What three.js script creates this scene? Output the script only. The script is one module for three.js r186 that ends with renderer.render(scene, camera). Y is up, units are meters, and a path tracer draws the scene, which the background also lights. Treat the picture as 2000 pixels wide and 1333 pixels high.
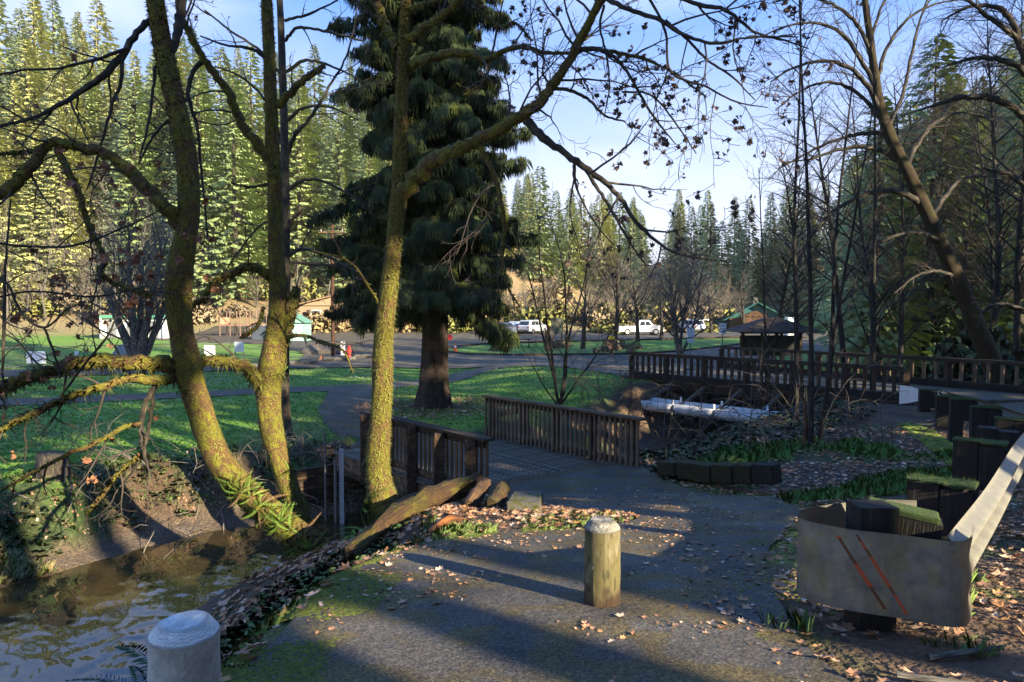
import * as THREE from 'three';
import { mergeGeometries } from 'three/addons/utils/BufferGeometryUtils.js';
import { RoundedBoxGeometry } from 'three/addons/geometries/RoundedBoxGeometry.js';
import { TessellateModifier } from 'three/addons/modifiers/TessellateModifier.js';

// ---------------------------------------------------------------- camera, sky, sun, exposure
const scene = new THREE.Scene();
const F = 1333, CX = 1000, CY = 666.5, PITCH = Math.atan(56.5 / F), EYE = 1.6;
const camera = new THREE.PerspectiveCamera(2 * Math.atan(666.5 / F) * 180 / Math.PI, 2000 / 1333, 0.05, 900);
camera.position.set(0, EYE, 0);
camera.rotation.x = -PITCH;
scene.add(camera);

const EXPOSURE = 3.6;
const renderer = new THREE.WebGLRenderer({ antialias: true });
renderer.toneMapping = THREE.LinearToneMapping;
renderer.toneMappingExposure = EXPOSURE;
renderer.shadowMap.enabled = true;

const SUN_EL = 20 * Math.PI / 180, SX = 0.74, SD = 0.67;        // toward the sun: right of and behind the camera
const toSun = new THREE.Vector3(SX * Math.cos(SUN_EL), Math.sin(SUN_EL), SD * Math.cos(SUN_EL)).normalize();
const sun = new THREE.DirectionalLight(new THREE.Color().setRGB(1.0, 0.86, 0.60), 5);
sun.position.copy(toSun).multiplyScalar(200);
sun.castShadow = true;
sun.shadow.radius = 1;
sun.shadow.mapSize.set(4096, 4096);
Object.assign(sun.shadow.camera, { left: -130, right: 130, top: 130, bottom: -130, near: 1, far: 500 });
scene.add(sun, sun.target);

// ---------------------------------------------------------------- random numbers and noise
function rng(seed) { let a = seed >>> 0; return () => { a |= 0; a = a + 0x6D2B79F5 | 0; let t = Math.imul(a ^ a >>> 15, 1 | a); t = t + Math.imul(t ^ t >>> 7, 61 | t) ^ t; return ((t ^ t >>> 14) >>> 0) / 4294967296; }; }
function hash2(x, y) { let h = Math.imul(x | 0, 374761393) + Math.imul(y | 0, 668265263) | 0; h = Math.imul(h ^ h >>> 13, 1274126177); return ((h ^ h >>> 16) >>> 0) / 4294967296; }
const mod = (a, n) => ((a % n) + n) % n;
function vnoise(x, y, per = 0) {
  const xi = Math.floor(x), yi = Math.floor(y), fx = x - xi, fy = y - yi, u = fx * fx * (3 - 2 * fx), v = fy * fy * (3 - 2 * fy);
  const g = per ? (i, j) => hash2(mod(i, per), mod(j, per) + 17 * per) : hash2;
  const a = g(xi, yi), b = g(xi + 1, yi), c = g(xi, yi + 1), d = g(xi + 1, yi + 1);
  return a + (b - a) * u + (c - a) * v + (a - b - c + d) * u * v;
}
function fbm(x, y, oct = 4, per = 0) { let s = 0, a = 0.5, n = 0; for (let i = 0; i < oct; i++) { s += a * vnoise(x, y, per); n += a; a *= 0.5; x *= 2; y *= 2; per *= 2; } return s / n; }
const sstep = (a, b, x) => { const t = Math.min(1, Math.max(0, (x - a) / (b - a))); return t * t * (3 - 2 * t); };
const lerp = (a, b, t) => a + (b - a) * t;
const clamp = (x, a, b) => Math.min(b, Math.max(a, x));
const V = (x, y, d) => new THREE.Vector3(x, y, -d);             // x right, y up, d metres in front of the camera
const col = (r, g, b) => new THREE.Color().setRGB(r, g, b);
/** the point seen at photo pixel (px, py) that lies d metres in front of the camera */
function at(px, py, d) {
  const x = (px - CX) / F, y = (CY - py) / F, c = Math.cos(PITCH), s = Math.sin(PITCH);
  const dy = y * c - s, dz = y * s + c;
  return new THREE.Vector3(x / dz * d, EYE + dy / dz * d, -d);
}

// ---------------------------------------------------------------- sky
{
  const W = 1024, H = 512, data = new Float32Array(W * H * 4);
  for (let j = 0; j < H; j++) for (let i = 0; i < W; i++) {
    const el = ((j + 0.5) / H - 0.5) * 180, az = ((i + 0.5) / W - 0.5) * 360;
    const e = Math.max(0, el);
    const t = Math.pow(clamp((e - 2) / 25, 0, 1), 0.8), z = clamp((e - 30) / 60, 0, 1);
    let r = lerp(0.90, 0.055, t), g = lerp(0.93, 0.28, t), b = lerp(1.0, 0.88, t);
    r = lerp(r, 0.15, z); g = lerp(g, 0.34, z); b = lerp(b, 0.82, z);
    // thin bright cloud low over the horizon and some wisps higher up
    const ca = Math.cos(az * Math.PI / 180), sa = Math.sin(az * Math.PI / 180);
    const n = fbm(ca * 3 + e * 0.02 + 9, sa * 3 + e * 0.16 + 5, 5);
    let c = sstep(0.42, 0.72, n) * (1 - sstep(14, 40, e)) * 0.35 + 0.22 * sstep(0.55, 0.8, fbm(ca * 5 + 31, sa * 5 + e * 0.11, 4));
    c = clamp(c, 0, 1);
    r = lerp(r, 1.0, c); g = lerp(g, 0.99, c); b = lerp(b, 1.0, c);
    const k = 1.5 / EXPOSURE * (el < 0 ? 0.35 : 1), o = (j * W + i) * 4;
    data[o] = r * k; data[o + 1] = g * k; data[o + 2] = b * k; data[o + 3] = 1;
  }
  const sky = new THREE.DataTexture(data, W, H, THREE.RGBAFormat, THREE.FloatType);
  sky.mapping = THREE.EquirectangularReflectionMapping;
  sky.magFilter = THREE.LinearFilter; sky.minFilter = THREE.LinearFilter; sky.needsUpdate = true;
  scene.background = sky; scene.environment = sky;
}

// ---------------------------------------------------------------- naming helpers
const taken = {};
function numbered(name) { const n = taken[name] = (taken[name] ?? -1) + 1; return n ? `${name}_${String(n).padStart(3, '0')}` : name; }
function shade(o) { o.traverse(c => { if (c.isMesh) { c.castShadow = true; c.receiveShadow = true; } }); return o; }
function thing(name, label, category, pos, group) {
  const o = new THREE.Group(); o.name = numbered(name); o.userData = { label, category };
  if (group) o.userData.group = group;
  if (pos) o.position.copy(pos);
  scene.add(o); return o;
}
function part(name, geo, mat, parent, kind) {
  const m = new THREE.Mesh(geo, mat); m.name = name; if (kind) m.userData.kind = kind;
  m.castShadow = m.receiveShadow = true; parent.add(m); return m;
}
function single(name, geo, mat, label, category, pos, group) {
  const m = new THREE.Mesh(geo, mat); m.name = numbered(name); m.userData = { label, category }; if (group) m.userData.group = group;
  if (pos) m.position.copy(pos);
  m.castShadow = m.receiveShadow = true; scene.add(m); return m;
}
function structure(name, geo, mat) { const m = new THREE.Mesh(geo, mat); m.name = name; m.userData = { kind: 'structure' }; m.castShadow = m.receiveShadow = true; scene.add(m); return m; }
function copyThing(src, label, pos, turn = 0, group, scale = 1) {
  const c = src.clone(); c.name = numbered(src.name.replace(/_\d{3}$/, '')); c.userData = { ...src.userData, label }; if (group) c.userData.group = group;
  c.position.copy(pos); c.rotation.y = turn; c.scale.setScalar(scale); scene.add(c); return c;
}

// ---------------------------------------------------------------- mesh builder
class MB {
  constructor() { this.p = []; this.n = []; this.u = []; this.c = []; this.i = []; }
  get count() { return this.p.length / 3; }
  vert(p, n, u, v, c) { this.p.push(p.x, p.y, p.z); this.n.push(n.x, n.y, n.z); this.u.push(u, v); if (c) this.c.push(c[0], c[1], c[2]); return this.p.length / 3 - 1; }
  tri(a, b, c, n, col3) {
    n = n || new THREE.Vector3().crossVectors(b.clone().sub(a), c.clone().sub(a)).normalize();
    const i = this.vert(a, n, a.x, a.y, col3); this.vert(b, n, b.x, b.y, col3); this.vert(c, n, c.x, c.y, col3);
    this.i.push(i, i + 1, i + 2);
  }
  /** a tapered tube along points with radii; rough makes it uneven */
  tube(pts, rad, sides = 6, rough = 0, seed = 0, cap = true) {
    const N = pts.length, base = this.count; let nx = null, len = 0;
    const T = new THREE.Vector3(), B = new THREE.Vector3(), q = new THREE.Vector3(), nn = new THREE.Vector3();
    for (let k = 0; k < N; k++) {
      T.copy(pts[Math.min(k + 1, N - 1)]).sub(pts[Math.max(k - 1, 0)]).normalize();
      if (!nx) nx = Math.abs(T.y) < 0.9 ? new THREE.Vector3(0, 1, 0) : new THREE.Vector3(1, 0, 0);
      nx.addScaledVector(T, -nx.dot(T)).normalize(); B.crossVectors(T, nx);
      if (k) len += pts[k].distanceTo(pts[k - 1]);
      for (let s = 0; s <= sides; s++) {
        const a = s / sides * Math.PI * 2, ca = Math.cos(a), sa = Math.sin(a);
        let r = rad[k];
        if (rough) r *= 1 + rough * (fbm(Math.cos(a) * 1.6 + seed, Math.sin(a) * 1.6 + len * 2.2 / Math.max(0.3, 4 * rad[0]), 3) - 0.5) * 2;
        nn.copy(nx).multiplyScalar(ca).addScaledVector(B, sa);
        q.copy(pts[k]).addScaledVector(nn, r);
        this.vert(q, nn, s / sides * Math.max(1, Math.round(6.28 * rad[0] / 0.5)) * 0.5, len);
      }
    }
    const w = sides + 1;
    for (let k = 0; k < N - 1; k++) for (let s = 0; s < sides; s++) { const a = base + k * w + s; this.i.push(a, a + 1, a + w, a + 1, a + w + 1, a + w); }
    if (cap) { const c = this.vert(pts[N - 1], T, 0, len); for (let s = 0; s < sides; s++) this.i.push(base + (N - 1) * w + s, base + (N - 1) * w + s + 1, c); }
    return this;
  }
  geo(smooth = false) {
    const g = new THREE.BufferGeometry();
    g.setAttribute('position', new THREE.Float32BufferAttribute(this.p, 3));
    g.setAttribute('normal', new THREE.Float32BufferAttribute(this.n, 3));
    g.setAttribute('uv', new THREE.Float32BufferAttribute(this.u, 2));
    if (this.c.length) g.setAttribute('color', new THREE.Float32BufferAttribute(this.c, 3));
    g.setIndex(this.i); if (smooth) g.computeVertexNormals();
    return g;
  }
}
/** smooth curve through points {p, r}: returns [points, radii] with n samples */
function smoothPath(list, n) {
  const c = new THREE.CatmullRomCurve3(list.map(l => l[0]), false, 'centripetal'), P = [], R = [];
  for (let k = 0; k < n; k++) {
    const t = k / (n - 1); P.push(c.getPoint(t));
    const f = t * (list.length - 1), i = Math.min(list.length - 2, Math.floor(f)); R.push(lerp(list[i][1], list[i + 1][1], f - i));
  }
  return [P, R];
}
function boxGeo(w, h, d, x = 0, y = 0, z = 0, bevel = 0.006) {
  const g = new RoundedBoxGeometry(w, h, d, 1, Math.min(bevel, w / 2.2, h / 2.2, d / 2.2)); g.translate(x, y, z); return g;
}
/** a bar of section w x h between two points */
function barGeo(a, b, w, h, bevel = 0.006, roll = 0) {
  const L = a.distanceTo(b), g = new RoundedBoxGeometry(w, h, L, 1, Math.min(bevel, w / 2.2, h / 2.2));
  g.rotateZ(roll);
  const m = new THREE.Matrix4().lookAt(b, a, Math.abs(b.clone().sub(a).normalize().y) > 0.99 ? new THREE.Vector3(1, 0, 0) : new THREE.Vector3(0, 1, 0));
  g.applyMatrix4(m); g.translate((a.x + b.x) / 2, (a.y + b.y) / 2, (a.z + b.z) / 2); return g;
}

// ---------------------------------------------------------------- textures and materials
function tex(size, fn, srgb = true, h = size) {
  const d = new Uint8Array(size * h * 4);
  for (let j = 0; j < h; j++) for (let i = 0; i < size; i++) { const c = fn(i / size, j / h), o = (j * size + i) * 4; d[o] = clamp(c[0], 0, 1) * 255; d[o + 1] = clamp(c[1], 0, 1) * 255; d[o + 2] = clamp(c[2], 0, 1) * 255; d[o + 3] = 255; }
  const t = new THREE.DataTexture(d, size, h); t.wrapS = t.wrapT = THREE.RepeatWrapping; t.magFilter = THREE.LinearFilter; t.minFilter = THREE.LinearMipmapLinearFilter; t.generateMipmaps = true;
  if (srgb) t.colorSpace = THREE.SRGBColorSpace; t.needsUpdate = true; return t;
}
const rep = (t, x, y) => { const c = t.clone(); c.repeat.set(x, y); c.needsUpdate = true; return c; };
const grainT = tex(512, (u, v) => { const a = fbm(u * 64, v * 64, 3, 64), b = fbm(u * 6, v * 6, 4, 6), s = hash2(u * 512, v * 512); const g = 0.55 + 0.5 * (a - 0.5) + 0.45 * (b - 0.5) + (s > 0.985 ? 0.28 : s < 0.03 ? -0.2 : 0); return [g * 1.02, g, g * 0.96]; });
const bumpT = tex(512, (u, v) => { const a = fbm(u * 48, v * 48, 4, 48); return [a, a, a]; }, false);
const asphaltT = tex(1024, (u, v) => {
  const s = hash2(u * 1024, v * 1024), a = fbm(u * 200, v * 200, 2, 200), b = fbm(u * 5 + 3, v * 5, 4, 5);
  let g = 0.42 + 0.5 * (a - 0.5) + (s > 0.97 ? 0.3 : s > 0.9 ? 0.12 : s < 0.1 ? -0.12 : 0) + 0.25 * (b - 0.5);
  const m = sstep(0.40, 0.66, fbm(u * 7 + 40, v * 7 + 11, 5, 7));
  return [lerp(g, g * 1.10, m), lerp(g * 0.98, g * 0.99, m), lerp(g * 0.95, g * 0.66, m)];
});
const barkT = tex(512, (u, v) => { const r = Math.abs(fbm(u * 24 + 2 * fbm(u * 6, v * 3, 2, 0), v * 5, 4, 0) - 0.5) * 2, b = fbm(u * 8, v * 8, 4, 8); const g = 0.3 + 0.6 * r + 0.35 * (b - 0.5); return [g, g * 0.97, g * 0.92]; });
const mossT = tex(512, (u, v) => {
  const big = fbm(u * 4, v * 3, 4, 0), mid = fbm(u * 16, v * 12, 3, 0), fine = fbm(u * 70, v * 50, 3, 0), m = sstep(0.40, 0.60, big * 0.6 + mid * 0.4 + 0.12 * (fine - 0.5));
  const g = 0.72 + 0.5 * (fine - 0.5) + 0.35 * (mid - 0.5);
  const bk = [0.60 * g, 0.45 * g, 0.26 * g], ms = [0.60 * g, 0.565 * g, 0.16 * g];
  return bk.map((x, k) => lerp(x, ms[k], m));
});
const groundT = tex(512, (u, v) => { const a = fbm(u * 64, v * 64, 3, 64), b = fbm(u * 6, v * 6, 4, 6), s = hash2(u * 512, v * 512); const g = 0.83 + 0.42 * (a - 0.5) + 0.22 * (b - 0.5) + (s > 0.985 ? 0.15 : s < 0.03 ? -0.16 : 0); return [g * 1.01, g, g * 0.97]; });
const softT = tex(256, (u, v) => { const g = 0.82 + 0.22 * (fbm(u * 6, v * 6, 4, 6) - 0.5) + 0.16 * (fbm(u * 70, v * 70, 2, 70) - 0.5); return [g, g, g * 0.98]; });
const woodT = tex(512, (u, v) => { const r = fbm(u * 60, v * 3, 4, 0), b = fbm(u * 5, v * 5, 4, 5); const g = 0.5 + 0.7 * (r - 0.5) + 0.5 * (b - 0.5); return [g, g * 0.93, g * 0.82]; });
const std = (color, o = {}) => new THREE.MeshStandardMaterial({ color, roughness: 0.9, ...o });
const M = {
  asphalt: std(col(0.42, 0.385, 0.34), { map: asphaltT, bumpMap: bumpT, bumpScale: 0.006, roughness: 0.85 }),
  farAsphalt: std(col(0.42, 0.385, 0.34), { map: asphaltT, roughness: 0.8 }),
  moss: std(col(0.66, 0.68, 0.60), { map: mossT, bumpMap: bumpT, bumpScale: 0.02 }),
  bark: std(col(0.20, 0.17, 0.13), { map: barkT, bumpMap: barkT, bumpScale: 0.02 }),
  cedarBark: std(col(0.18, 0.12, 0.085), { map: barkT, bumpMap: barkT, bumpScale: 0.05 }),
  twig: std(col(0.055, 0.042, 0.032)),
  paleBark: std(col(0.55, 0.52, 0.47), { map: barkT, bumpMap: barkT, bumpScale: 0.01 }),
  greyTwig: std(col(0.17, 0.145, 0.12)),
  tanTwig: std(col(0.30, 0.235, 0.16)),
  caneDark: std(col(0.09, 0.07, 0.055)),
  mossTwig: std(col(0.12, 0.10, 0.035)),
  timber: std(col(0.40, 0.28, 0.18), { map: woodT, bumpMap: woodT, bumpScale: 0.004 }),
  timberDark: std(col(0.15, 0.105, 0.075), { map: woodT, bumpMap: woodT, bumpScale: 0.004 }),
  deck: std(col(0.52, 0.485, 0.44), { map: woodT, bumpMap: woodT, bumpScale: 0.004 }),
  creosote: std(col(0.05, 0.045, 0.035), { map: woodT, bumpMap: woodT, bumpScale: 0.008 }),
  greenMoss: std(col(0.085, 0.15, 0.016), { map: groundT, bumpMap: bumpT, bumpScale: 0.03 }),
  concrete: std(col(0.55, 0.53, 0.50), { map: grainT, bumpMap: bumpT, bumpScale: 0.004 }),
  galv: std(col(0.55, 0.56, 0.55), { map: grainT, roughness: 0.5, metalness: 0.45 }),
  white: std(col(0.75, 0.76, 0.78), { roughness: 0.6 }),
  sign: std(col(0.80, 0.80, 0.82), { roughness: 0.55 }),
  black: std(col(0.02, 0.02, 0.02), { roughness: 0.7 }),
  darkMetal: std(col(0.06, 0.06, 0.065), { roughness: 0.5, metalness: 0.6 }),
  chain: std(col(0.16, 0.17, 0.16), { roughness: 0.6, metalness: 0.4 }),
};

// ---------------------------------------------------------------- the lie of the land
const creekLine = [[-16, -40], [-11, -4], [-9.4, 5], [-7.7, 9.6], [-5.5, 12.7], [-2.9, 14.1], [-0.8, 15.3], [3, 18.4], [8, 23], [14, 28.5], [24, 37], [44, 54]];
/** signed distance to the middle of the creek, positive on the camera's side */
function creekDist(x, d) {
  let best = 1e9, sg = 1;
  for (let k = 0; k < creekLine.length - 1; k++) {
    const [ax, ad] = creekLine[k], [bx, bd] = creekLine[k + 1], ux = bx - ax, ud = bd - ad, L2 = ux * ux + ud * ud;
    const t = clamp(((x - ax) * ux + (d - ad) * ud) / L2, 0, 1), ex = x - ax - ux * t, ed = d - ad - ud * t, q = ex * ex + ed * ed;
    if (q < best) { best = q; sg = ux * ed - ud * ex < 0 ? 1 : -1; }
  }
  return Math.sqrt(best) * sg;
}
const WATER = -3.1, DECK = -1.7, ROAD = -1.0;
const hp = d => { const c = clamp(d, -8, 11.9); return c < 0 ? -0.05 * c : -0.07 * c - 0.0056 * c * c; };
const edgePts = [[-9, -2.2], [0, -1.6], [3.5, -1.45], [5.75, -1.3], [6.6, -1.0], [7.4, -0.6], [9, -0.9], [11.7, -0.6], [60, -0.6]];
function pathEdge(d) { for (let k = 0; k < edgePts.length - 1; k++) if (d <= edgePts[k + 1][0]) return lerp(edgePts[k][1], edgePts[k + 1][1], clamp((d - edgePts[k][0]) / (edgePts[k + 1][0] - edgePts[k][0]), 0, 1)); return -0.6; }
const nearPath = [[-2.2, -8], [-1.6, 0], [-1.45, 3.5], [-1.32, 5.75], [-1.0, 6.6], [-0.45, 7.25], [0.2, 7.5], [0.9, 7.7], [1.6, 8.5], [1.45, 9.0], [0.75, 9.35], [0.35, 10.0], [-0.1, 11.2], [-0.45, 11.85], [2.65, 14.3], [3.05, 12.6], [4.2, 10.9], [4.0, 9.4], [3.1, 7.6], [2.35, 6.2], [1.95, 4.9], [1.72, 3.7], [1.9, 2.4], [2.8, 0], [3.5, -8]];
const footpath = [[[-22, 25.0], [-19.2, 25.6], [-14.4, 27.5], [-9.8, 29.8], [-7, 30.6], [-4.9, 32.4], [-3.0, 34], [-0.6, 37], [1.2, 40]], [[-7.0, 30.3], [-6.2, 26.5], [-5.4, 23], [-4.2, 20], [-2.7, 17.2]]];
function inPoly(poly, x, d) { let c = false; for (let i = 0, j = poly.length - 1; i < poly.length; j = i++) { const [xi, yi] = poly[i], [xj, yj] = poly[j]; if (yi > d !== yj > d && x < (xj - xi) * (d - yi) / (yj - yi) + xi) c = !c; } return c; }
function polyDist(poly, x, d, closed = true) { let b = 1e9; for (let i = 0; i < poly.length - (closed ? 0 : 1); i++) { const [ax, ad] = poly[i], [bx, bd] = poly[(i + 1) % poly.length], ux = bx - ax, ud = bd - ad, t = clamp(((x - ax) * ux + (d - ad) * ud) / (ux * ux + ud * ud), 0, 1); b = Math.min(b, Math.hypot(x - ax - ux * t, d - ad - ud * t)); } return b; }
const roadLine = [[30, -14], [20.5, 2], [17.2, 12], [13.9, 19.2], [7.4, 28.6], [3.2, 36], [-3, 43], [-12, 44.5], [-24, 39], [-42, 34]];
function roadNear(x, d) { return polyDist(roadLine, x, d, false); }
const asphaltPark = [[1.5, 34], [-3, 41.2], [-12, 42.4], [-14.5, 46], [-17, 56], [-24, 66], [-40, 74], [-40, 92], [60, 96], [62, 70], [34, 62], [20.5, 53], [13, 37.5], [9.2, 33]];
const island = [[-3.5, 53.5], [3, 52.5], [11, 54.5], [17.5, 60.5], [24, 68], [33, 76], [29, 79], [17, 74], [6, 70], [-3, 66], [-6, 58]];
/** height of the hills round the park */
function hill(x, d) {
  const nz = fbm(x * 0.02 + 7, d * 0.02 + 3, 3);
  const left = 30 * sstep(0, 1, (d - 84 - 0.10 * (x + 30)) / 80) * (1 - sstep(-30, 45, x)) ;
  const mid = 15 * sstep(112, 190, d);
  const right = 9 * sstep(20, 75, x - 0.22 * d - 7);
  return Math.max(left, mid) * (0.8 + 0.4 * nz) + right * (0.8 + 0.4 * nz);
}
function landNear(x, d) {
  const e = pathEdge(d), sl = lerp(0.82, 0.4, sstep(7, 11, d));
  let h = hp(d) + 0.42 * sstep(3, 9, x) + 0.5 * sstep(9, 40, -d) ;
  const rd = roadNear(x, d);
  h = lerp(h, d > 19 ? ROAD : lerp(ROAD, -0.35, sstep(19, 3, d)), 1 - sstep(3.6, 5.5, rd));
  if (x < e) { const q = e - x; h -= sl * (q * q / (q + 0.35)); }
  return h + 0.05 * (fbm(x * 0.9, d * 0.9, 3) - 0.5) * sstep(0, 0.6, polyDist(nearPath, x, d)) * (inPoly(nearPath, x, d) ? 0 : 1);
}
function landFar(x, d) {
  let h = -1.8 + 0.6 * sstep(45, 90, d);
  const rd = roadNear(x, d);
  h = lerp(h, ROAD - 0.5 * sstep(30, 46, d), (1 - sstep(3.5, 8, rd)) * (1 - sstep(40, 56, d)) * sstep(-6, 2, x));
  h += 0.04 * (fbm(x * 0.35, d * 0.35, 3) - 0.5) + hill(x, d);
  return h;
}
function ground0(x, d) {
  const s = creekDist(x, d), bed = -3.55 + 0.12 * (fbm(x * 0.8, d * 0.8, 3) - 0.5), n = (fbm(x * 1.3 + 5, d * 1.3, 4) - 0.5), n2 = fbm(x * 4, d * 4, 3) - 0.5;
  if (s < 0) {
    const L = landFar(x, d), q = -s + 0.55 * n;
    const rise = q < 1.9 ? lerp(bed, WATER - 0.02, sstep(1.1, 1.95, q)) : q < 2.5 ? lerp(WATER - 0.02, WATER + 0.2, (q - 1.9) / 0.6) : lerp(WATER + 0.2, L, Math.pow(sstep(2.35, 3.75, q), 0.75));
    return rise + (0.34 * n2 + 0.5 * (fbm(x * 1.9 + 31, d * 1.9, 3) - 0.5)) * sstep(2.0, 2.8, q) * (1 - sstep(3.3, 4.6, q));
  }
  const L = landNear(x, d), q = s + 0.35 * n;
  const ramp = q < 1.5 ? bed : lerp(bed, 3.2, (q - 1.5) / 5.4 + 0.18 * sstep(1.5, 2.4, q));
  let h = Math.min(L, ramp);
  if (h < L - 0.02 || x < pathEdge(d) - 0.3) h += 0.10 * n2 * sstep(WATER - 0.3, WATER + 0.5, h);
  return Math.max(h, bed);
}
/** ground height with shallow beds under the paved sheets */
function ground(x, d) {
  let h = ground0(x, d);
  return h;
}
function carve(x, d) {
  if (inPoly(nearPath, x, d)) return 0.03;
  if (x > -45 && x < 64 && d > 32 && d < 97 && inPoly(asphaltPark, x, d) && !inPoly(island, x, d)) return 0.05;
  if (roadNear(x, d) < 2.7) return 0.05;
  if (d > 16 && d < 42) for (const f of footpath) if (polyDist(f, x, d, false) < 1.1) return 0.04;
  return 0;
}
function axis(lo, hi, step, min, max, grow) { const a = []; for (let x = lo; x <= hi + 1e-6; x += step) a.push(x); let s = step; while (a[a.length - 1] < max) { s *= grow; a.push(a[a.length - 1] + s); } s = step; while (a[0] > min) { s *= grow; a.unshift(a[0] - s); } return a; }
const gx = axis(-14, 15, 0.15, -190, 190, 1.06), gd = axis(-3, 22, 0.15, -70, 330, 1.045);
{
  const W = gx.length, H = gd.length, pos = new Float32Array(W * H * 3), uv = new Float32Array(W * H * 2), c = new Float32Array(W * H * 3), idx = [];
  const mixc = (a, b, t) => a.map((v, k) => lerp(v, b[k], t));
  const LAWN = [0.16, 0.37, 0.028], LAWN2 = [0.21, 0.39, 0.04], SOIL = [0.075, 0.05, 0.032], LITTER = [0.15, 0.09, 0.055], MUD = [0.13, 0.095, 0.068], MOSS = [0.17, 0.22, 0.03], WEED = [0.055, 0.095, 0.022], TAN = [0.42, 0.30, 0.165], BED = [0.15, 0.10, 0.045];
  for (let j = 0; j < H; j++) for (let i = 0; i < W; i++) {
    const x = gx[i], d = gd[j], o = j * W + i, h = ground0(x, d) - carve(x, d), s = creekDist(x, d);
    pos.set([x, h, -d], o * 3); uv.set([x / 1.7, d / 1.7], o * 2);
    const n1 = fbm(x * 0.7 + 3, d * 0.7 + 8, 4), n2 = fbm(x * 2.6, d * 2.6 + 40, 4), n3 = fbm(x * 0.12, d * 0.12, 3);
    let k;
    if (h < WATER - 0.01) k = BED;
    else if (s < 0) {
      const hl = hill(x, d);
      k = mixc(LAWN, LAWN2, sstep(0.35, 0.65, n1));
      k = mixc(k, [0.23, 0.28, 0.07], 0.55 * sstep(0.46, 0.66, fbm(x * 0.3 + 50, d * 0.3, 4)));
      k = mixc(k, SOIL, 0.5 * sstep(0.62, 0.72, n2));
      k = mixc(k, mixc(mixc(SOIL, LITTER, n2), WEED, sstep(0.45, 0.6, n1)), 1 - sstep(3.4, 4.7, -s + (n1 - 0.5) * 1.6));
      if (-s < 3.2) k = mixc(k, MUD, 1 - sstep(WATER + 0.18, WATER + 0.42, h + 0.2 * (n2 - 0.5)));
      k = mixc(k, mixc(TAN, WEED, sstep(0.5, 0.75, n1)), sstep(0.3, 3, hl));
      if (d > 76 && x < 20) k = mixc(k, TAN, 0.8 * sstep(80, 88, d + 4 * n1));
      const cd = Math.hypot(x + 2.85, d - 24.3); k = mixc(k, mixc(LITTER, SOIL, 0.5), 0.9 * (1 - sstep(0.9, 2.1, cd + 1.2 * (n2 - 0.5))));
    } else {
      k = mixc(SOIL, LITTER, sstep(0.35, 0.65, n2));
      if (x > 3) k = mixc(k, WEED, 0.85 * sstep(0.44, 0.58, n1));
      if (x > -60 && h < WATER + 0.35) k = mixc(k, MUD, 0.7);
      const e = polyDist(nearPath, x, d);
      k = mixc(k, MOSS, (1 - sstep(0.12, 0.65, e + 0.5 * (n2 - 0.5))) * sstep(0.33, 0.5, n1) * (d < 9 ? 1 : 0.4));
      if (x < pathEdge(d) - 0.3 && h > WATER + 0.3) k = mixc(k, [0.08, 0.10, 0.022], 0.6 * sstep(0.45, 0.6, fbm(x * 1.5 + 70, d * 1.5, 3)));
      if (x > 2 && d < 6) k = mixc(k, mixc(LITTER, MOSS, sstep(0.5, 0.62, n1)), 0.8);
    }
    c.set(k, o * 3);
  }
  for (let j = 0; j < H - 1; j++) for (let i = 0; i < W - 1; i++) { const a = j * W + i; idx.push(a, a + 1, a + W, a + 1, a + W + 1, a + W); }
  const g = new THREE.BufferGeometry();
  g.setAttribute('position', new THREE.BufferAttribute(pos, 3)); g.setAttribute('uv', new THREE.BufferAttribute(uv, 2)); g.setAttribute('color', new THREE.BufferAttribute(c, 3));
  g.setIndex(idx); g.computeVertexNormals();
  structure('ground', g, std(0xffffff, { vertexColors: true, map: groundT, bumpMap: bumpT, bumpScale: 0.05 }));
}
/** paved sheet over the terrain */
function sheet(name, poly, mat, lift, edge, holes = [], hfn = ground0) {
  const s = new THREE.Shape(poly.map(p => new THREE.Vector2(p[0], p[1])));
  for (const h of holes) s.holes.push(new THREE.Path(h.map(p => new THREE.Vector2(p[0], p[1]))));
  let g = new THREE.ShapeGeometry(s); g = g.toNonIndexed(); g.deleteAttribute('normal'); g.deleteAttribute('uv');
  g = new TessellateModifier(edge, 9).modify(g);
  const P = g.attributes.position, uv = new Float32Array(P.count * 2);
  for (let k = 0; k < P.count; k++) { const x = P.getX(k), d = P.getY(k); uv[k * 2] = x / 1.9; uv[k * 2 + 1] = d / 1.9; P.setXYZ(k, x, hfn(x, d) + lift, -d); }
  g.setAttribute('uv', new THREE.BufferAttribute(uv, 2)); g.computeVertexNormals();
  return structure(name, g, mat);
}
function smooth2(line, n) { const c = new THREE.CatmullRomCurve3(line.map(p => new THREE.Vector3(p[0], 0, p[1])), false, 'centripetal'); return c.getSpacedPoints(n).map(p => [p.x, p.z]); }
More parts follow.
